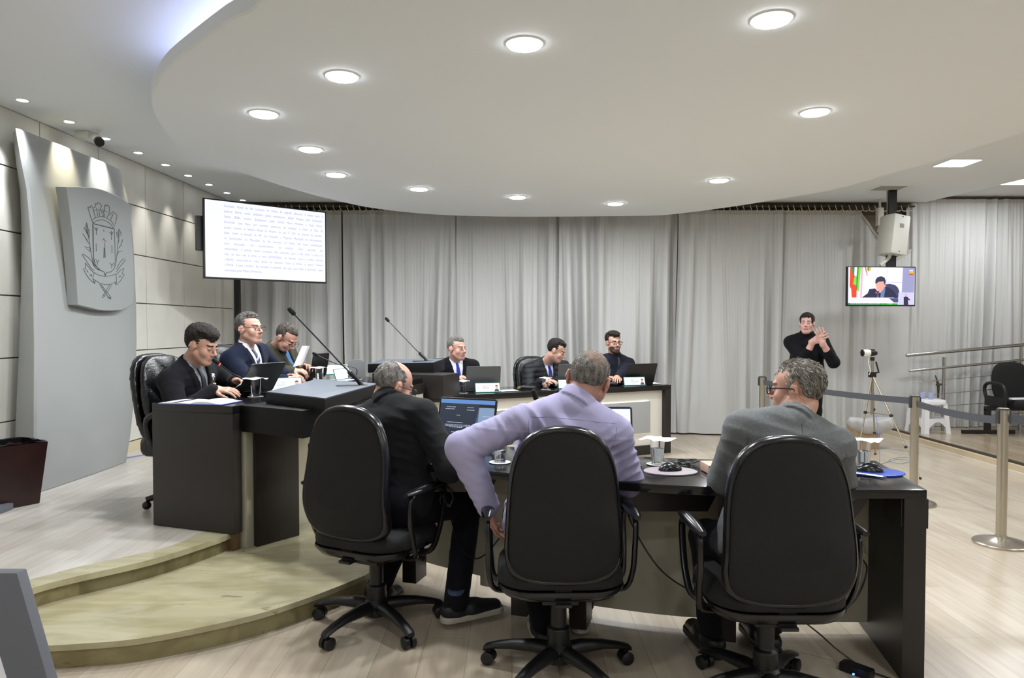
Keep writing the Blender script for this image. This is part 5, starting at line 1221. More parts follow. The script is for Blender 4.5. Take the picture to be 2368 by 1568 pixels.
laptop((.40, 3.22, TF+.001), R(0), 'open laptop with white page mostly hidden by the man in the lilac shirt', 100, .34, .235, lapb, scr2, mat('scr_base2', '4f7fd0', emit=.8))
# dais laptops, seen from behind
laptop((-1.80, 4.73, TD+.001), R(-112), 'open black laptop in front of the young man reading, tilted back', 122, .33, .23, lapb)
p = pt(742, 872, TD); laptop((p.x-.10, p.y-.05, TD+.001), R(-106), 'small open laptop in front of the man in olive jacket', 100, .26, .2, lapb)
p = pt(1113, 893, TB); laptop((p.x, p.y+.20, TB+.001), R(-166), 'open grey laptop in front of the man with bright blue tie', 98, .34, .235, lapg)
p = pt(1302, 888, TB); laptop((p.x, p.y+.20, TB+.001), R(-166), 'open grey laptop in front of the man in quilted jacket', 98, .33, .235, lapg)
p = pt(1466, 888, TB); laptop((p.x, p.y+.24, TB+.001), R(-160), 'open black laptop in front of the bearded man', 112, .36, .235, lapb)
def nameplate(loc, rz, label, l1_, l2_, w=.235, h=.088):
    e = empty('nameplate', loc, label, 'nameplate', rz)
    mb = MB(); mb.loops([[(-w/2-.012, -.035, 0), (w/2+.012, -.035, 0), (w/2+.012, .035, 0), (-w/2-.012, .035, 0)], [(-w/2-.012, -.035, .006), (w/2+.012, -.035, .006), (w/2+.012, .035, .006), (-w/2-.012, .035, .006)]]); mb.done('base', acry_m, e)
    a = R(72); M = Matrix(((1, 0, 0, 0), (0, math.cos(a), -math.sin(a), -.024), (0, math.sin(a), math.cos(a), .0065), (0, 0, 0, 1)))
    mb = MB(); mb.M = M; mb.box((0, h/2, -.003), (w+.012, h+.006, .004)); mb.done('holder', acry_m, e)
    mb = MB(); mb.M = M; mb.box((0, h/2, 0), (w, h-.004, .0014)); cd_ = mb.done('card', card_m, e)
    mb = MB(); text_into(mb, l1_, .017, M @ Matrix.Translation((-w*.20, h*.56, .0012))); text_into(mb, l2_, .017, M @ Matrix.Translation((-w*.20, h*.36, .0012)))
    mb.M = M; mb.poly([(-w*.17, h*.2, .0011), (w*.02, h*.2, .0011), (w*.02, h*.22, .0011), (-w*.17, h*.22, .0011)]); mb.done('name', inkg, cd_)
    mb = MB(); mb.M = M; c = (-w*.38, h*.5)
    mb.loops([[(c[0]+x*k, c[1]+y*k*1.2, .0011) for x, y in [(math.cos(q)*.018, math.sin(q)*.018) for q in (2*pi*j/16 for j in range(16))]] for k in (1, .88)], caps=False); mb.poly([(c[0]-.008, c[1]-.01, .0011), (c[0]+.008, c[1]-.01, .0011), (c[0]+.008, c[1]+.01, .0011), (c[0]-.008, c[1]+.01, .0011)])
    mb.done('seal', mat('seal_pale', 'c4cad0', .7), cd_)
    mb = MB(); mb.M = M; cx = w*.37; mb.poly([(cx-.025, .004, .0012), (cx+.025, .004, .0012), (cx+.014, .028, .0012), (cx-.014, .028, .0012)]); mb.mi = 1
    mb.poly([(cx+.0125*math.cos(q), .048+.017*math.sin(q), .0014) for q in (2*pi*j/14 for j in range(14))]); mb.mi = 0
    mb.poly([(cx+.0135*math.cos(q), .056+.012*math.sin(q), .0016) for q in (pi*j/8 for j in range(9))]); mb.done('portrait', [mat('portrait_suit', '3a3a46', .7), mat('portrait_skin', 'c99c86', .7)], cd_)
    return e
# text side faces local -y
p = pt(652, 906, TD); nameplate((p.x, p.y+.04, TD+.001), R(30), 'white nameplate in front of the black laptop on the raised desk, left of the lectern', 'ALTAIR', 'BORGES')
p = pt(1128, 897, TB); nameplate((p.x, p.y, TB+.001), R(14), 'white nameplate in front of the grey laptop of the man with bright blue tie', 'EDSON', 'FERRARI')
p = pt(1316, 892, TB); nameplate((p.x, p.y, TB+.001), R(14), 'white nameplate half hidden behind the lilac-shirted man', 'MAURO', 'MICHELON')
p = pt(1468, 887, TB); nameplate((p.x, p.y, TB+.001), R(14), 'white nameplate in front of the bearded man', 'JOÃO', 'SULDOWSKI')
# the two tent-like plates seen from the side on the raised desk
p = pt(790, 878, TD); nameplate((p.x, p.y, TD+.001), R(72), 'green and white nameplate seen side-on behind the lectern, left of two', 'JADER', 'IORIS')
p = pt(796, 866, TD); nameplate((p.x-.07, p.y-.02, TD+.001), R(40), 'white nameplate with green edge behind the lectern microphone, right of two', 'CESAR', 'PIRAN')
# grey rounded board behind the lectern
mb = MB(); o_ = [(-.075, 0), (.075, 0), (.075, .11)]+[(.075*math.cos(pi*k/10), .11+.055*math.sin(pi*k/10)) for k in range(1, 10)]+[(-.075, .11)]
mb.loops([[(x, y, z) for x, z in o_] for y in (-.012, .012)]); o = mb.done('display_board', mat('grey_board', '6d6e70', .5), bevel=.002); p = pt(841, 890, TD); o.location = (-1.35, 6.18, TD+.001); o.rotation_euler = (0, 0, R(14))
props(o, 'small grey round-topped board standing behind the lectern microphone', 'display board')
# open book
e = empty('open_book', (-1.80, 4.16, TD+.001), 'open white paged book at the near end of the raised desk', 'book', R(-9))
mb = MB(); mb.b2((-.23, -.10, 0), (.17, .13, .004)); mb.done('cover', mat('book_blue', '2b3f8f', .5), e)
for s in (0, 1):
    mb = MB(); P = []
    for i in range(8):
        t = i/7; zz = .006+.016*math.sin(pi*min(1, t*1.15))**.7*(1-.35*t)
        P.append([(-.03+(-.195 if s == 0 else .195)*t, y, zz if s else .007+.004*math.sin(pi*t)) for y in (-.095, .122)])
    mb.grid(P); mb.grid([[(a, b, .0045) for a, b, c in r] for r in P]); mb.loops([[P[i][0] for i in range(8)]+[(P[i][0][0], P[i][0][1], .0042) for i in range(7, -1, -1)], [P[i][1] for i in range(8)]+[(P[i][1][0], P[i][1][1], .0042) for i in range(7, -1, -1)]])
    mb.done('pages', paper_m, e, smooth=True, angle=40)
# sheets held or lying
def sheet(pts, label, bend=.0, grp='loose sheets of paper'):
    A_, B_, C_, D_ = [Vector(q) for q in pts]; n = (B_-A_).cross(D_-A_).normalized(); mb = MB(); P = []
    for i in range(9):
        t = i/8; P.append([A_.lerp(B_, t).lerp(D_.lerp(C_, t), u_)+n*(bend*math.sin(pi*t)*(.4+.6*u_)) for u_ in (0, .25, .5, .75, 1)])
    P2_ = [[q-n*.0008 for q in r] for r in P]; mb.grid(P); mb.grid(P2_); o = mb.done('paper_sheet', paper_m, smooth=True, angle=180); return props(o, label, 'paper', grp)
sheet([at(533, 904, Y=4.46), at(577, 882, Y=4.62), at(612, 858, Y=4.84), at(566, 886, Y=4.76)], 'white sheet held by the young man reading in black suit', .02)
sheet([at(678, 848, Y=5.30), at(700, 842, Y=5.36), at(717, 800, Y=5.42), at(699, 800, Y=5.36)], 'curled white sheet held up by the man in navy suit', .02)
sheet([(-.10, 6.90, TB+.004), (.07, 6.99, TB+.004), (.02, 7.13, TB+.004), (-.15, 7.03, TB+.004)], 'pale sheet lying right of the nameplate of the man with bright blue tie')
sheet([(1.43, 7.80, TB+.003), (1.66, 7.88, TB+.003), (1.60, 8.08, TB+.003), (1.38, 8.0, TB+.003)], 'white sheet at the right end of the back desk')
sheet([(-1.52, 5.9, TD+.004), (-1.35, 5.85, TD+.004), (-1.27, 6.04, TD+.004), (-1.45, 6.1, TD+.004)], 'white sheet lying before the man in olive jacket')
# ------------------------------------------------------------------ microphones
def goose(base, tip, label, stem=.0045, red=False, sag=.15, head=.013, hl=.05, boot=0, bdir=None):
    b, t = Vector(base), Vector(tip); e = empty('gooseneck_microphone', b, label, 'microphone'); d = t-b
    mid = b+d*.5+Vector((0, 0, sag*d.length)); up_ = b+Vector((0, 0, d.length*.25)) if sag else b+d*.3
    pts = spline([Vector((0, 0, .01)), (up_-b), (mid-b), d], 6)
    mb = MB(); mb.lathe([(.001, 0), (.045, 0), (.045, .008), (.03, .018), (.012, .022), (.001, .022)], 20) if not boot else mb.loops([[(x*k, y*k, z) for x, y in rrect(.20, .085, .03, 4)] for k, z in ((1, 0), (1, .006), (.96, .009))]); bo = mb.done('base', black_m, e, smooth=True, angle=40)
    if boot: bo.rotation_euler = (0, 0, R(15)); bo.location = bdir or (0, 0, 0)
    mb = MB(); mb.tube(pts, stem, 8); mb.done('gooseneck', black_m, e, smooth=True)
    if boot: mb = MB(); k = max(2, int(len(pts)*boot)); mb.tube([pts[0]-Vector((0, 0, .01)), pts[k//2], pts[k], pts[k]+(pts[k]-pts[k//2])*.15], [.016, .013, .017, .008], 12); mb.done('grip', black_m, e, smooth=True)
    u_ = (pts[-1]-pts[-3]).normalized(); mb = MB(); mb.tube([pts[-1]-u_*.004, pts[-1]+u_*.003, pts[-1]+u_*(hl*.5), pts[-1]+u_*(hl*.9), pts[-1]+u_*hl], [head*.5, head*.9, head, head*.85, head*.3], 14); mb.done('windscreen', mat('foam', '0c0c0d', .95, bump=.6, bscale=900), e, smooth=True)
    if red: mb = MB(); mb.tube([pts[-1]-u_*.010, pts[-1]-u_*.001], head*.62, 14); mb.done('light_ring', mat('red_ring', 'ff3020', emit=5), e)
    return e
goose(at(569, 905, Y=4.62), at(506, 841, Y=4.52), 'gooseneck microphone with red ring at the young man reading', red=True, sag=.10)
bpz = pt(700, 870, TD); goose((bpz.x-.12, bpz.y-.1, TD+.001), at(659, 815, Y=5.42), 'gooseneck microphone with red ring before the man in navy suit', red=True, sag=.08)
goose((-1.33, 6.06, TD+.001), at(735, 822, Y=6.0), 'gooseneck microphone farthest on the raised desk, without red ring', sag=.08)
b_ = at(838, 894, Z=1.0); goose((b_.x, b_.y, 1.003), at(681, 727, Y=4.30), 'long black gooseneck microphone slanting from the front lectern', stem=.005, sag=.0, head=.015, hl=.055, boot=.26, bdir=(-.06, -.02, 0))
b_ = Vector((-.80, 6.75, 1.047)); goose(b_, at(899, 743, Y=6.85), 'long black gooseneck microphone slanting from the far lectern', stem=.005, sag=.0, head=.015, hl=.05, boot=.26, bdir=(-.04, 0, 0))
goose((.20, 3.30, TF+.001), at(1240, 924, Y=3.28), 'black foam microphone head just above the lilac-shirted man\'s left shoulder', sag=.0)
goose((.98, 3.20, TF+.001), at(1734, 972, Y=3.15), 'black foam microphone head above the shoulder of the man in grey suit', sag=.0)
# ------------------------------------------------------------------ mice, pads, small things
def mouse(loc, rz, label, sc=1):
    e = empty('computer_mouse', loc, label, 'mouse', rz, 'computer mice')
    mb = MB(); L = []
    for i in range(11):
        t = i/10; y = (-.052+.104*t)*sc; ww = .031*sc*math.sin(pi*(.06+.88*t))**.5; hh = .036*sc*math.sin(pi*(.05+.85*t**.8))**.8
        L.append([(ww*math.cos(q), y, max(.001, hh*math.sin(q)*1.0)) for q in (2*pi*j/16 for j in range(16))])
    mb.loops(L); mb.done('shell', mat('mouse_black', '0e0f12', .22), e, smooth=True, angle=70)
    mb = MB(); mb.box((0, .028*sc, .034*sc), (.006, .016, .008)); mb.done('scroll_wheel', mat('wheel_grey', '5a5c60', .5), e, bevel=.002)
def pad(loc, rz, col, label, rx=.115, ry=.10, thick=.005, wedge=0, c2=None):
    e = empty('mouse_pad', loc, label, 'mouse pad', rz)
    mb = MB(); n = 40; mb.loops([[(rx*math.cos(2*pi*j/n), ry*math.sin(2*pi*j/n)*(1 if j < n/2 else .85), z+(wedge*max(0, -math.sin(2*pi*j/n)))) for j in range(n)] for z in (0, thick)]); mb.done('mat', mat('pad_'+col, col, .6, col2=c2, nscale=14), e, bevel=.001)
    return e
p = pt(1553, 1091, TF+.005); pad((p.x, p.y+.02, TF), 0, '8f7f88', 'pink and grey patterned mouse pad right of the lilac-shirted man', .115, .10, c2='8d8a8c'); mouse((p.x+.0, p.y+.03, TF+.006), R(-80), 'black mouse on the pink patterned pad', .95)
p = pt(2030, 1093, TF+.005); pe = pad((p.x-.0, p.y+.02, TF), 0, '25419c', 'blue mouse pad near the right end of the curved desk', .12, .105)
mb = MB(); text_into(mb, 'OESTE', .016, Matrix.Translation((-.0, -.085, .0058))); mb.done('pad_text', mat('pad_white', 'c8d0f0', .6), pe)
mouse((p.x-.02, p.y+.03, TF+.006), R(75), 'large black mouse on the blue pad')
mb = MB(); mb.tube([(0, 0, .006), (.11, -.09, .006)], [.0045, .0045], 8); mb.tube([(.11, -.09, .006), (.122, -.10, .006)], [.004, .001], 8); o = mb.done('pen', mat('pen_silver', 'b9bfca', .2, metal=.8), smooth=True); p = pt(1978, 1098, TF); o.location = (p.x-.03, p.y+.02, TF); props(o, 'silver pen lying beside the blue mouse pad', 'pen')
def tangle(c, r, label, seed, n=26, m=None):
    rnd = random.Random(seed); pts = [(c[0]+rnd.uniform(-r, r), c[1]+rnd.uniform(-r, r)*.6, c[2]+rnd.uniform(.003, r*.55)) for _ in range(n)]
    mb = MB(); mb.tube(spline(pts, 5), .0018, 5); o = mb.done('cable_bundle', m or black_m, smooth=True); props(o, label, 'cable')
p = pt(1590, 1076, TF); tangle((p.x, p.y, TF), .05, 'tangled black cable behind the pink mouse pad', 5)
cord([pt(1490, 1083, TF+.003), pt(1515, 1081, TF+.003), pt(1545, 1080, TF+.003), pt(1575, 1079, TF+.003)], .0018, 'thin black mouse cable lying beside the lilac-shirted man')
# key ring with green tag, red-grey box
p = pt(1974, 1083, TF); tangle((p.x-.01, p.y, TF), .028, 'small bunch of dark keys with green tag by the grey suit man', 9, 18, mat('keys_dark', '2c3326', .5, col2='6f8f4a', nscale=120))
p = pt(1655, 1094, TF); e = empty('small_box', (p.x, p.y+.02, TF+.001), 'small pink and brown box on the curved desk left of the grey suit man', 'box', R(4))
mb = MB(); mb.box((0, 0, .02), (.09, .11, .038)); mb.done('body', mat('box_pink', 'b99a88', .4), e, bevel=.006)
mb = MB(); mb.box((0, -.056, .016), (.08, .003, .024)); mb.done('label', mat('box_maroon', '5d2626', .4), e)
# things by the far members: dark folded things with blue caps
for (u, v), lb, c in (((1050, 902), 'small dark pouch with blue cap before the grey-haired man\'s glass', '2448b8'), ((1215, 890), 'dark cloth pouch before the man in quilted jacket', '6b5a2a'), ((1415, 888), 'dark small pouch before the bearded man', '2a2a30')):
    p = pt(u, v, TB); e = empty('pouch', (p.x, p.y+.05, TB+.001), lb, 'pouch')
    mb = MB(); mb.tube(spline([(-.09, 0, .02), (-.04, .01, .024), (.02, -.01, .022), (.09, .01, .016)], 4), [.012]+[.019]*11+[.010], 10); mb.done('body', mat('pouch_dark', '111216', .5, bump=.4), e, smooth=True)
    mb = MB(); mb.ball((-.08, -.01, .02), .018, 10, (1, 1, .8)); mb.done('cap', mat('cap_'+c, c, .4), e, smooth=True)
p = pt(560, 904, TD); e = empty('telephone', (-1.72, 4.66, TD+.001), 'black desk phone beside the reading man\'s hand', 'telephone', R(-20)); mb = MB(); mb.prism([(-.05, -.06), (.05, -.06), (.05, .06), (-.05, .06)], 0, [.012, .012, .035, .035]); mb.done('body', black_m, e, bevel=.003)
# lapel badges of the young man
T4 = None
# ------------------------------------------------------------------ big screen
W0, W1 = at(470, 457, Y=7.2), at(754, 491, Y=8.1); zt, zb = 2.675, 1.865
dx = Vector((W1.x-W0.x, W1.y-W0.y, 0)); tw_ = dx.length; ux = dx.normalized(); un = Vector((ux.y, -ux.x, 0))
e = empty('television', (W0.x, W0.y, zb), 'large wall screen showing lines of grey text on white, on a black pole', 'television')
M = Matrix(((ux.x, 0, un.x, 0), (ux.y, 0, un.y, 0), (0, 1, 0, 0), (0, 0, 0, 1)))   # local x along the screen, y up, z to the viewer
hh_ = zt-zb
mb = MB(); mb.M = M; mb.b2((0, 0, -.04), (tw_, hh_, .0)); mb.done('frame', black_m, e, bevel=.004)
mb = MB(); mb.M = M; mb.poly([(.014, .018, .0008), (tw_-.014, .018, .0008), (tw_-.014, hh_-.014, .0008), (.014, hh_-.014, .0008)]); sc_ = mb.done('screen', mat('tv_white', 'eef0ff', emit=1.0), e)
lines = ["Sociedade Rural de São Lourenço do Oeste. Em seguida abriu-se o espaço para a", "palavra livre, sendo utilizado pelos vereadores: Altair Borges, João Suldowski,", "Sabino Zilli, Jucemir Bombassaro, Jader Ioris, Mauro Michelon e Cesar Piran.",
         "Encerrada esta fase, por consenso passou-se de imediato a Ordem do Dia. Na", "pauta, somente a redação final do Projeto de Lei n° 019, de autoria do vereador", "Jader Ioris e bancada do PP, que Institui o Programa Municipal de enfrentamento",
         "ao feminicídio no Município de São Lourenço do Oeste. Não houve manifestação", "para discussão, nem encaminhamento de votação, sendo aprovada por", "unanimidade. A próxima sessão ordinária foi convocada para o dia vinte e cinco de",
         "maio de dois mil e vinte e seis (25/05/2026), às dezoito horas e trinta minutos", "(18h30), encerrando-se esta sessão às dezenove horas e trinta e quatro minutos", "(19h34). E para constar, foi lavrada a presente ata que, após lida e aprovada, segue", "assinada pela Mesa Diretora."]
mb = MB(); x0, x1 = tw_*.152, tw_*.968
for i, l in enumerate(lines):
    y = hh_*(.935-.0675*i)-.018; words = l.split(' ')
    if i == len(lines)-1: text_into(mb, l, .034, M @ Matrix.Translation((x0, y, .002)), width=(x1-x0)*.36); continue
    tot = sum(len(w_) for w_ in words)*.0125*(1.0); sp = (x1-x0-tot)/(len(words)-1)
    if sp < .008: k = (x1-x0-.008*(len(words)-1))/tot; sp = .008
    else: k = 1
    x = x0
    for w_ in words: ww = len(w_)*.0125*k; text_into(mb, w_, .034, M @ Matrix.Translation((x, y, .002)), width=ww*.93); x += ww+sp
mb.done('screen_text', mat('tv_text', 'a4a8cc', emit=.8), sc_)
mb = MB(); mb.M = M; mb.b2((tw_*.3, .1, -.1), (tw_*.55, hh_-.1, -.04)); mb.done('back_housing', black_m, e, bevel=.01)
mb = MB(); mb.M = M; mb.b2((-.05, hh_*.35, -.10), (.02, hh_*.78, -.05)); mb.b2((-.05, hh_*.40, -.09), (tw_*.4, hh_*.44, -.06)); mb.done('bracket', black_m, e)
pp = at(549, 690, Y=8.72)-Vector((W0.x, W0.y, zb))
mb = MB(); mb.b2((pp.x-.03, pp.y-.03, ZP-zb+.001), (pp.x+.03, pp.y+.03, hh_+.2)); mb.b2((pp.x-.03, pp.y-.5, hh_*.4), (pp.x+.02, pp.y, hh_*.5)); mb.b2((pp.x-.2, pp.y-.2, ZP-zb+.001), (pp.x+.2, pp.y+.2, ZP-zb+.02)); mb.done('pole', black_m, e)
# ------------------------------------------------------------------ small screen
Ys = 8.2; c0, c1 = at(1960, 616, Y=Ys), at(2112, 621, Y=Ys+.1); z1_, z0_ = c0.z, at(1958, 708, Y=Ys).z; sw_ = (c1-c0).length; sh_ = z1_-z0_
e = empty('television', (c0.x, Ys, z0_), 'small screen showing a man in suit at a microphone, hung below the loudspeaker', 'television')
M = Matrix.Rotation(R(4), 4, 'Z') @ Matrix(((1, 0, 0, 0), (0, 0, -1, 0), (0, 1, 0, 0), (0, 0, 0, 1)))
mb = MB(); mb.M = M; mb.b2((0, 0, -.04), (sw_, sh_, 0)); mb.done('frame', black_m, e, bevel=.004)
mb = MB(); mb.M = M; X0, X1, Y0, Y1 = .010, sw_-.012, .016, sh_-.010
def sx(a): return X0+(X1-X0)*(a-255)/(1235-255)
def sy(b): return Y1-(Y1-Y0)*(b-905)/(1475-905)
mb.poly([(X0, Y0, .0006), (X1, Y0, .0006), (X1, Y1, .0006), (X0, Y1, .0006)]); ts = mb.done('screen', mat('tv2_white', 'ecebff', emit=1.05), e)
layer = [0]
def art(nm, col, polys, e_=.95):
    layer[0] += 1; mb = MB(); mb.M = M
    for p in polys: mb.poly([(sx(a), sy(b), .0006+.0003*layer[0]) for a, b in p])
    return mb.done(nm, mat('art_'+col+nm[:3], col, emit=e_), ts)
def circ(a, b, ra, rb, n=18, t0=0, t1=2*pi): return [(a+ra*math.cos(t0+(t1-t0)*k/n), b+rb*math.sin(t0+(t1-t0)*k/n)) for k in range(n+(0 if t1-t0 >= 6.28 else 1))]
art('picture_wall', 'a0a2cc', [[(1060, 905), (1235, 905), (1225, 1285), (1045, 1285)]])
art('picture_joint', 'c6c4de', [[(610, 1122), (1045, 1132), (1045, 1138), (610, 1128)], [(822, 920), (826, 920), (822, 1190), (818, 1190)]])
art('picture_red_flag', 'f0401e', [[(280, 905), (310, 905), (320, 1000), (345, 1030), (375, 1060), (380, 1150), (378, 1365), (308, 1365), (300, 1240), (275, 1190)]])
art('picture_green_flag', '2e8a2e', [[(305, 905), (345, 905), (340, 1040), (320, 1040)], [(385, 905), (410, 905), (385, 1280), (368, 1180)]])
art('picture_light_green_flag', '7ee04a', [[(345, 1050), (375, 1040), (375, 1180), (325, 1160)], [(405, 905), (440, 905), (410, 1280), (385, 1250)]])
art('picture_pink_flag', 'f0b8c8', [[(440, 905), (470, 905), (455, 1365), (432, 1365)], [(490, 905), (515, 905), (545, 1040), (520, 1030)]])
art('picture_yellow_mark', 'd8c820', [[(555, 905), (588, 905), (575, 960), (550, 970)], circ(1182, 980, 32, 32)])
art('picture_green_mark', '3aa040', [[(535, 905), (555, 905), (550, 970), (530, 940)]])
art('picture_red_mark', 'e04030', [[(1145, 995), (1215, 1000), (1210, 1020), (1150, 1015)], [(498, 905), (508, 905), (530, 990), (520, 985)]])
art('picture_crown_mark', 'f4f0ff', [[(1150, 940), (1210, 942), (1205, 960), (1155, 958)]])
art('picture_chair', '3c3e66', [[(790, 1165), (860, 1155), (940, 1170), (985, 1210), (1010, 1275), (990, 1370), (930, 1370), (850, 1250)]])
art('picture_suit', '1c2048', [[(455, 1365), (540, 1300), (565, 1235), (650, 1225), (700, 1290), (790, 1190), (860, 1215), (930, 1270), (985, 1365)]])
art('picture_shirt', '6d83b8', [[(680, 1365), (690, 1290), (720, 1280), (790, 1210), (800, 1230), (780, 1365)]])
art('picture_tie', '15173a', [[(697, 1300), (735, 1295), (725, 1365), (700, 1365)]])
art('picture_face', 'f0b0a0', [[(655, 1150), (665, 1120), (740, 1100), (795, 1120), (800, 1190), (770, 1240), (730, 1290), (695, 1280), (668, 1230)]])
art('picture_hair', '23244a', [[(650, 1160), (652, 1095), (680, 1055), (735, 1040), (785, 1060), (803, 1110), (798, 1165), (785, 1165), (770, 1115), (700, 1125), (668, 1145)]])
art('picture_microphone', '2b2040', [[(680, 1270), (700, 1262), (708, 1280), (690, 1292)], [(560, 1362), (660, 1295), (663, 1299), (566, 1366)]])
art('picture_red_light', 'ff5030', [circ(664, 1290, 14, 14)])
art('picture_caption', 'f2f0ff', [[(255, 1365), (985, 1372), (985, 1440), (255, 1440)]])
art('picture_blue_shade', '4a4a80', [[(850, 1372), (990, 1372), (990, 1440), (930, 1440)]])
art('picture_green_bar', '1f8a50', [[(250, 1450), (740, 1452), (740, 1475), (250, 1475)]])
art('picture_bright_bar', '18b828', [[(740, 1452), (985, 1452), (985, 1475), (740, 1475)]])
art('picture_inset', 'd8d4f4', [[(992, 1285), (1222, 1285), (1220, 1475), (990, 1475)]])
art('picture_signer', '25204e', [[(1072, 1475), (1070, 1360), (1100, 1345), (1130, 1355), (1140, 1475)], [(1130, 1360), (1165, 1395), (1155, 1410), (1120, 1380)]])
art('picture_signer_head', 'e8b0b0', [circ(1105, 1322, 14, 20)])
mb = MB(); text_into(mb, 'CÂMARA MUNICIPAL DE SÃO LOURENÇO DO OESTE', .02, M @ Matrix.Translation((sx(280), sy(1470), .0095)), width=sx(720)-sx(280)); mb.done('ticker_text', mat('ticker', 'd8f4dc', emit=.9), ts); mb = MB(); text_into(mb, '19:36', .02, M @ Matrix.Translation((sx(830), sy(1470), .0095)), width=sx(890)-sx(830)); mb.done('clock_text', mat('ticker', 'd8f4dc', emit=.9), ts)
mb = MB(); cxp = sw_*.66; mb.b2((cxp-.045, .05, z1_-z0_-.25), (cxp+.045, .11, ZC-z0_-.001)); mb.done('ceiling_pole', black_m, e)
# ------------------------------------------------------------------ loudspeaker
sp_m = mat('speaker_white', 'c6c5bd', .5); a = at(2062, 545, Y=8.25); e = empty('loudspeaker', a, 'white loudspeaker hanging tilted above the small screen', 'loudspeaker', R(18))
mb = MB(); q = Matrix.Rotation(R(7), 4, 'Y'); mb.M = q
w2_, h2_, d2_ = .112, .225, .13
o_ = [(-w2_, -d2_), (w2_, -d2_), (w2_*1.0, 0), (w2_*.6, d2_), (-w2_*.6, d2_), (-w2_, 0)]
mb.loops([[(x*k, y*k, z) for x, y in o_] for k, z in ((.96, -h2_), (1, -h2_+.012), (1, h2_-.012), (.96, h2_))]); mb.done('cabinet', sp_m, e, bevel=.006)
mb = MB(); mb.M = q; mb.box((-.0, -d2_-.001, h2_*.45), (.055, .012, .045)); mb.done('handle_recess', mat('recess_grey', '86857c', .6), e, bevel=.006)
mb = MB(); mb.M = q
for x, z in ((0, h2_*.9), (0, -h2_*.86)): mb.box((x, -d2_-.001, z), (.012, .004, .012))
mb.done('screw', black_m, e)
mb = MB(); mb.tube([(-.02, 0, -h2_-.0), (-.04, 0, -h2_-.035), (-.14, .02, -h2_-.12)], .02, 8); mb.tube([(0, .05, h2_), (0, .05, ZC-a.z-.002)], .02, 8); mb.done('mount_arm', sp_m, e)
# white sensor beside it
a = at(2034, 520, Y=8.9); e = empty('ceiling_sensor', a, 'small white bracket lamp left of the loudspeaker', 'lamp'); mb = MB(); mb.box((0, 0, .1), (.07, .07, .22)); mb.box((.02, -.03, -.06), (.08, .09, .09), rx=.4); mb.tube([(0, 0, .2), (0, 0, ZC-a.z-.001)], .015, 8); mb.done('body', sp_m, e, bevel=.006)
# ------------------------------------------------------------------ security camera + junction box
a = at(197, 306, Z=ZC); e = empty('junction_box', (a.x, a.y, ZC-.001), 'white square junction box on the ceiling beside the security camera', 'junction box'); mb = MB(); mb.box((0, 0, -.03), (.11, .11, .055)); mb.box((0, 0, -.03), (.09, .115, .035)); mb.done('box', mat('jbox', 'd9d8cf', .5), e, bevel=.004)
a = at(222, 302, Z=ZC); e = empty('security_camera', (a.x, a.y, ZC-.001), 'white bullet security camera with black face under the ceiling', 'security camera')
mb = MB(); mb.lathe([(.001, 0), (.035, 0), (.035, -.012), (.015, -.018), (.015, -.05), (.001, -.05)][::-1], 16); mb.done('mount', mat('cam_white', 'e6e6e2', .35), e, smooth=True, angle=40)
mb = MB(); d = Vector((.45, -.55, -.35)).normalized(); p0 = Vector((0, 0, -.05)); mb.tube([p0-d*.02, p0, p0+d*.12, p0+d*.135], [.02, .032, .036, .034], 18); mb.done('housing', mat('cam_white', 'e6e6e2', .35), e, smooth=True, angle=40)
mb = MB(); mb.tube([p0+d*.128, p0+d*.165], [.037, .035], 18); mb.done('lens_face', black_m, e, smooth=True, angle=40)
# ------------------------------------------------------------------ waste bin
a0, a1 = at(53, 1162, Z=ZP), at(94, 1150, Z=ZP); e = empty('waste_bin', (-3.33, 4.70, ZP+.001), 'dark red square tapered waste bin with black liner by the grey panel', 'waste bin', R(-32))
mb = MB(); t_, b_ = .165, .125; H_ = .41
mb.loops([[(x*k, y*k, z) for x, y in ((-1, -1), (1, -1), (1, 1), (-1, 1))] for k, z in ((b_, 0), (t_, H_), (t_-.012, H_), (b_-.012, .012))]); mb.done('body', mat('mahogany', '26100f', .35, noise=.25, nscale=8), e)
mb = MB(); rnd = random.Random(2); L = []
for k, z in ((t_-.014, H_-.10), (t_-.013, H_+.004), (t_+.001, H_+.006)): L.append([(k*math.cos(q)/max(abs(math.cos(q)), abs(math.sin(q)))*rnd.uniform(.98, 1.0), k*math.sin(q)/max(abs(math.cos(q)), abs(math.sin(q)))*rnd.uniform(.98, 1.0), z+rnd.uniform(-.004, .006)) for q in (2*pi*j/32+.01 for j in range(32))])
mb.loops(L, caps=False); mb.done('liner', mat('liner_black', '101012', .25), e, smooth=True)
# grey object lower left corner, and the grey box on the dais
e = empty('lectern', (-1.25, 1.50, 0), 'grey slanted stand cut by the lower left corner of the photo, with white printed sheet', 'lectern')
mb = MB(); o_ = [(-.30, 0), (.43, 0), (.20, .857), (-.30, .857)]; mb.loops([[(x, y, z) for x, z in o_] for y in (0, .03)]); mb.done('side_panel', mat('grey_stand', '63656d', .5), e, bevel=.003)
mb = MB(); mb.loops([[(x, y, z) for x, z in ((-.28, .20), (.30, .20), (.145, .735), (-.28, 1.0-.25))] for y in (-.003, -.0005)]); sh = mb.done('poster', paper_m, e)
mb = MB(); mb.poly([(-.2, -.0045, .25), (.20, -.0045, .25), (.11, -.0045, .56), (-.2, -.0045, .62)]); mb.done('poster_green', mat('poster_green', '9aa86a', .6), sh)
mb = MB(); text_into(mb, 'RSE', .05, Matrix(((1, 0, 0, .115), (0, 0, -1, -.004), (0, 1, 0, .655), (0, 0, 0, 1))), width=.045); mb.done('poster_text', mat('poster_ink', '33343c', .6), sh)
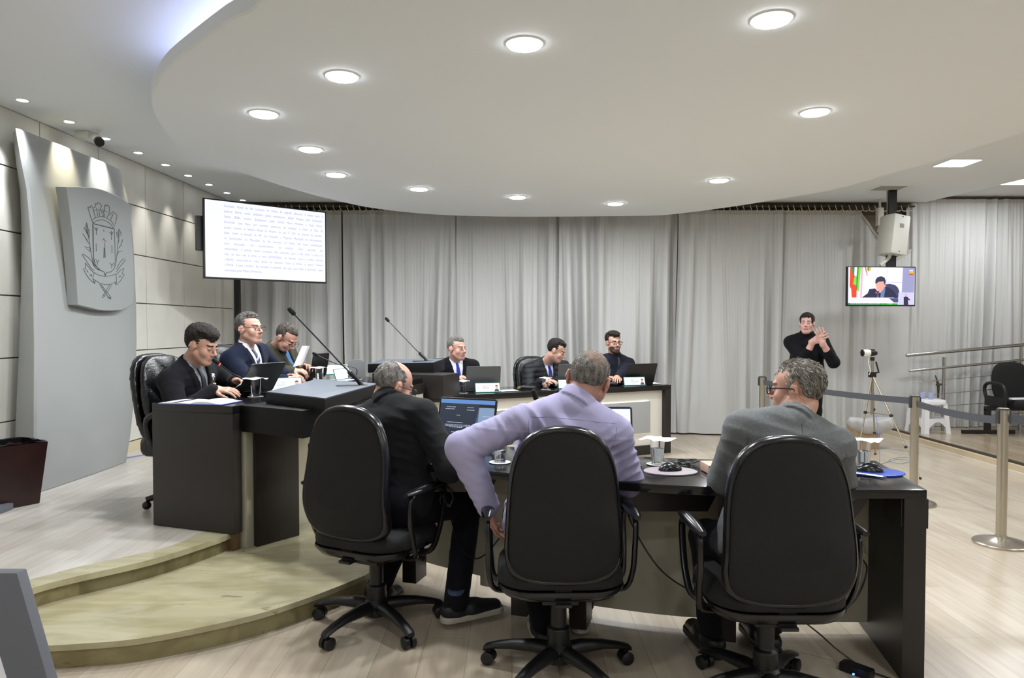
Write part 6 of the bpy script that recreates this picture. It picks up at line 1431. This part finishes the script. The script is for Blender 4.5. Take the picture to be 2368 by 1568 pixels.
a = at(-6, 1183, Z=ZP); mb = MB(); mb.b2((-.2, -.06, 0), (.06, .06, .04)); o = mb.done('floor_box', mat('grey_stand', '7c7e86', .5), bevel=.004); o.location = (a.x, a.y, ZP+.001); props(o, 'low grey box on the raised floor at the left photo edge', 'box')
# ------------------------------------------------------------------ barrier posts
steel = mat('brushed_steel', 'b8b2a6', .28, metal=.95); belt_m = mat('belt_grey', '43454c', .7); steel2 = mat('steel_rail', 'b4b4b2', .2, metal=1)
def stanchion(x, y, label, belt=None, h=.86, by=.80, belt2=None):
    e = empty('barrier_post', (x, y, 0), label, 'barrier post', group='retractable belt barrier posts')
    mb = MB(); mb.lathe([(.001, 0), (.155, 0), (.158, .012), (.15, .02), (.06, .042), (.034, .05), (.034, .06)], 40); mb.done('base', steel, e, smooth=True, angle=35)
    mb = MB(); mb.lathe([(.030, .045), (.030, h-.10), (.033, h-.10), (.033, h-.004), (.028, h), (.001, h)], 28); mb.done('post', steel, e, smooth=True, angle=35)
    mb = MB(); mb.box((.030, .0, h-.055), (.022, .03, .085)); mb.box((-.030, 0, h-.055), (.022, .03, .085)); mb.lathe([(.035, h-.012), (.035, h-.002), (.001, h+.001)], 20); mb.done('belt_head', mat('post_head', '2c2d30', .5), e, bevel=.003)
    for q in [b for b in (belt, belt2) if b]:
        d = Vector((q[0]-x, q[1]-y, 0)); n = 14; P = []
        for k in range(n+1):
            t = k/n; s_ = -.02*4*t*(1-t); P.append([(d.x*t, d.y*t, h-.035+s_), (d.x*t, d.y*t, h-.085+s_)])
        mb = MB(); mb.grid(P); mb.grid([[(a+.001, b+.002, c) for a, b, c in r] for r in P]); mb.done('belt', belt_m, e, smooth=True, angle=180)
    return e
S1, S2, S3 = (3.10, 4.49), (3.13, 5.53), (2.62, 7.46)
stanchion(*S3, 'steel barrier post behind the grey suit man\'s head, farthest of the three', S2, h=.86)
stanchion(*S2, 'steel barrier post just right of the curved desk end, middle of the three', S1, h=.845)
stanchion(*S1, 'steel barrier post nearest the right photo edge, its round base in full view', (3.7, 3.9), h=.865)
# ------------------------------------------------------------------ tripod with camera
C = Vector((3.59, 7.1, 0)); e = empty('tripod', C, 'light metal tripod carrying a white camera in front of the curtain', 'tripod')
al = mat('tripod_alloy', 'a39c8c', .35, metal=.7)
feet = [at(2128, 1109, Z=0), at(1979, 1078, Z=0), at(2024, 1052, Z=0)]; topz = .90
for f_ in feet:
    a_ = Vector((0, 0, topz)); b_ = Vector((f_.x-C.x, f_.y-C.y, .012)); m_ = a_.lerp(b_, .42); m3 = a_.lerp(b_, .72); mb = MB(); mb.tube([a_, m_], .010, 8); mb.tube([m_, m3], .008, 8); mb.tube([m3, b_], .0055, 8); lg_ = mb.done('leg', al, e, smooth=True, angle=50)
    mb = MB(); mb.ball(m_, .018, 10); mb.ball(m3, .015, 10); mb.ball(b_, .012, 10); mb.done('clamp', black_m, lg_, smooth=True)
    mb = MB(); mb.tube([Vector((0, 0, .52)), m_], .004, 6); mb.done('brace', al, e)
mb = MB(); mb.tube([(0, 0, .50), (0, 0, 1.06)], .011, 10); mb.done('centre_column', al, e, smooth=True)
mb = MB(); mb.box((0, 0, topz), (.055, .055, .05)); mb.box((.03, 0, topz+.02), (.05, .012, .012)); mb.tube([(.03, -.01, 1.03), (.05, -.03, .92)], .008, 8); mb.tube([(0, 0, 1.04), (0, 0, 1.075)], .02, 10); mb.done('head', black_m, e)
c = Vector((3.58, 7.1, 1.088)); e = empty('video_camera', c, 'white video camera with dark front mounted on the tripod', 'camera', R(0))
mb = MB(); mb.tube([(-.085, 0, .028), (-.02, 0, .028)], .035, 18); mb.done('body', mat('cam_white', 'e6e6e2', .35), e, smooth=True, angle=40)
mb = MB(); mb.tube([(-.095, 0, .028), (-.082, 0, .028)], .034, 18); mb.tube([(-.02, 0, .028), (.03, 0, .028), (.05, 0, .028)], [.034, .028, .02], 14); mb.box((0, 0, .055), (.05, .03, .02)); mb.done('lens', black_m, e, smooth=True, angle=40)
cord([c+Vector((-.02, 0, .0)), c+Vector((-.035, -.01, -.06)), c+Vector((-.015, -.012, -.15)), c+Vector((-.03, -.015, -.19))], .004, 'white cable hanging from the video camera down the tripod', mat('white_cable', 'e0e0dc', .5))
# white sagging bag under the tripod
def bagf(p):
    q = p-A3((0, 0, .16)); r = np.sqrt((q[:, 0]/.26)**2+(q[:, 1]/.14)**2+(q[:, 2]/.13)**2); d = (r-1)*.13
    return np.maximum(d-.008*np.sin(p[:, 0]*40+p[:, 2]*30)*np.sin(p[:, 1]*35+p[:, 2]*12), p[:, 2]-.19-.12*np.abs(p[:, 0]))
a = at(2015, 955, Y=8.0); o = sdf_obj('plastic_bag', lambda p: bagf(p), (-.32, -.2, 0), (.32, .2, .34), .012, mat('bag_white', 'd2d3d3', .5, transl=.3), None); o.location = (4.05, 8.02, .14); props(o, 'white sagging plastic bag hanging low behind the tripod', 'bag')
mb = MB(); mb.b2((4.0-.14, 8.1-.1, 0), (4.14, 8.2, .26)); o = mb.done('cardboard_box', mat('cardboard', 'a58e6e', .8), bevel=.004); props(o, 'light brown box on the floor under the white bag behind the tripod', 'box')
# ------------------------------------------------------------------ white stool with cups
st_m = mat('stool_white', 'dcdcdf', .4); a = at(2158, 1003, Z=.09); sx_, sy_ = a.x, a.y+.12; e = empty('plastic_stool', (sx_, sy_, .091), 'white plastic stool with clear cups on it behind the barrier belt', 'stool', R(8))
mb = MB(); mb.loops([[(x*k, y*k, z) for x, y in rrect(.29, .29, .05, 4)] for k, z in ((1.06, .35), (1.06, .385), (1.02, .40), (.9, .405))]); mb.done('seat', st_m, e, smooth=True, angle=50)
for i in range(4):
    ang = pi/2*i; mb = MB(); mb.M = Matrix.Rotation(ang, 4, 'Z')
    b = [(-.175, -.175), (-.115, -.178), (-.178, -.115)]; t = [(-.145, -.145), (-.09, -.146), (-.146, -.09)]
    mb.loops([[(*b[0], 0), (*b[1], 0), (b[1][0], b[1][1]+.012, 0), (b[0][0]+.014, b[0][1]+.014, 0), (b[2][0]+.012, b[2][1], 0), (*b[2], 0)], [(*t[0], .36), (*t[1], .36), (t[1][0], t[1][1]+.012, .36), (t[0][0]+.014, t[0][1]+.014, .36), (t[2][0]+.012, t[2][1], .36), (*t[2], .36)]]); mb.done('leg', st_m, e)
    mb = MB(); mb.M = Matrix.Rotation(ang, 4, 'Z'); arch = [(-.12+.24*k/10, .06+.085*math.sin(pi*k/10)) for k in range(11)]; mb.loops([[(x, y, z) for x, z in arch]+[(.105, y, .185), (-.105, y, .185)] for y in (-.172, -.160)]); mb.done('side_rail', st_m, e)
cup_m = mat('cup_clear', 'dfe4ff', .15, trans=.7, ior=1.3)
for dx_, dy_, lb in ((-.05, .02, 'left of the two clear plastic cups on the white stool'), (.02, -.03, 'right of the two clear plastic cups on the white stool')):
    mb = MB(); mb.lathe([(.001, 0), (.025, 0), (.034, .08), (.0325, .08), (.0235, .003), (.001, .003)], 20); o = mb.done('plastic_cup', cup_m, smooth=True, angle=50); o.location = (sx_+dx_, sy_+dy_, .497); props(o, lb, 'cup', 'plastic cups on the stool')
# ------------------------------------------------------------------ handrail, waiting chairs
e = empty('handrail', (4.55, 8.78, .09), 'steel ramp handrail with thin lower wires in front of the right curtain', 'handrail')
og = Vector((4.55, 8.78, .09)); Yr = 8.78
def rl(u0, v0, u1, v1, r, nm):
    a_, b_ = at(u0, v0, Y=Yr), at(u1, v1, Y=Yr); d = b_-a_; b_ = a_+d*1.5; mb = MB(); mb.tube([a_-og, b_-og], r, 12); mb.done(nm, steel2, e, smooth=True)
rl(2096, 822, 2368, 797, .021, 'top_rail'); rl(2103, 858, 2368, 832, .016, 'middle_rail')
for v0, v1 in ((885, 862), (917, 894), (945, 925), (972, 955)): rl(2106, v0, 2368, v1, .004, 'wire')
for u in (2186, 2366, 2545):
    a_ = at(u, 830 if u < 2300 else 800, Y=Yr); mb = MB(); mb.tube([Vector((a_.x, Yr+.03, .091))-og, Vector((a_.x, Yr+.03, a_.z+.02))-og], .018, 12); mb.done('post', steel2, e, smooth=True)
a = at(2272, 1003, Z=.09); cxx, cyy = a.x, a.y; e = empty('beam_seating', (cxx+.28, cyy, .091), 'black upholstered waiting chair with looped armrest at the right photo edge', 'chair')
mb = MB(); mb.b2((-.52, -.02, .0), (.1, .03, .045)); mb.b2((-.25, -.02, .04), (-.19, .03, .30)); mb.b2((-.25, -.03, .28), (1.2, .03, .33)); 
for x in (-.48, .06): mb.lathe([(.015, -.0), (.015, .01)], 10, (x, 0, 0))
mb.done('beam_frame', black_m, e, bevel=.003)
for k in range(2):
    x = .18+.58*k
    def seatf(p, x=x): q = np.abs(p-A3((x, -.04, .37)))-A3((.20, .19, .01)); return np.sqrt((np.maximum(q, 0)**2).sum(1))-.045
    sdf_obj('seat', seatf, (x-.28, -.3, .28), (x+.28, .22, .46), .014, cloth_m, e)
    def backf(p, x=x):
        z = (p[:, 2]-.60)/.26; xx = (p[:, 0]-x)/.235; k_ = (np.abs(xx)**2.8+np.abs(z)**2.8)**(1/2.8); return np.maximum(np.abs(p[:, 1]-.17-.1*(p[:, 2]-.4))-.035*np.sqrt(np.clip(1.02-k_**4, 0, 1)), (k_-1)*.2)*.7
    sdf_obj('backrest', backf, (x-.28, .02, .3), (x+.28, .32, .90), .013, cloth_m, e)
mb = MB(); mb.tube(spline([(-.14, .12, .36), (-.16, .16, .52), (-.16, .10, .60), (-.16, -.10, .605), (-.16, -.20, .55), (-.15, -.20, .38)], 5), .02, 10); mb.b2((-.17, -.2, .33), (-.13, .14, .45)); mb.done('armrest', black_m, e, smooth=True, angle=40)
mb = MB(); mb.box((.02, -.18, .43), (.20, .06, .02), rz=.1); o = mb.done('folded_paper', paper_m, bevel=.002); o.location = (cxx+.28, cyy, .10); props(o, 'white folded paper on the seat of the waiting chair', 'paper')
# dark plant-like bracket on wires
a = at(2170, 890, Y=8.84); mb = MB(); mb.tube([a+Vector((-.04, 0, .12)), a, a+Vector((0, 0, -.16))], [.005, .02, .012], 6); mb.tube([a+Vector((-.03, 0, -.0)), Vector((at(2186, 885, Y=8.81).x, 8.815, a.z+.01))], .014, 6); o = mb.done('bracket', mat('bracket_brown', '3a332c', .6)); props(o, 'small dark bracket behind the handrail above the white stool', 'bracket')
# ------------------------------------------------------------------ cables on floor
blue_c = mat('blue_cable', '5a74c8', .5); paleb = mat('pale_blue_cable', '8fa3b4', .5)
cord([Vector((-3.62, 6.05, ZP+.004)), Vector((-3.5, 6.3, ZP+.004)), Vector((-3.3, 6.65, ZP+.004)), Vector((-3.1, 7.2, ZP+.004))], .004, 'thin blue cable on the raised floor behind the grey panel', blue_c)
cord([at(2026, 960, Y=7.3), at(2032, 1010, Y=7.2), at(2032, 1075, Z=.005), at(2000, 1090, Z=.005)], .003, 'blue cable hanging from the tripod to the floor', blue_c)
cord([at(u, v, Z=.004) for u, v in ((1990, 1088), (2040, 1072), (2075, 1062), (2105, 1066), (2080, 1072), (2055, 1064), (2080, 1058), (2120, 1060))], .003, 'pale blue cable looped on the floor under the tripod', paleb)
cord([at(u, v, Z=.004) for u, v in ((1985, 1036), (2040, 1036), (2090, 1042), (2125, 1048))], .003, 'pale blue cable straight on the floor left of the middle barrier post', paleb)
a_, b_ = at(2107, 1021, Z=0), at(2258, 1067, Z=0); mb = MB(); d = (b_-a_); n_ = Vector((-d.y, d.x, 0)).normalized()*.018; mb.prism(P2(a_-n_, b_-n_, b_+n_, a_+n_), .001, .018); o = mb.done('cable_trunking', mat('trunk_white', 'd8d6cf', .5), bevel=.002); props(o, 'white cable trunking strip on the floor along the platform', 'cable trunking')
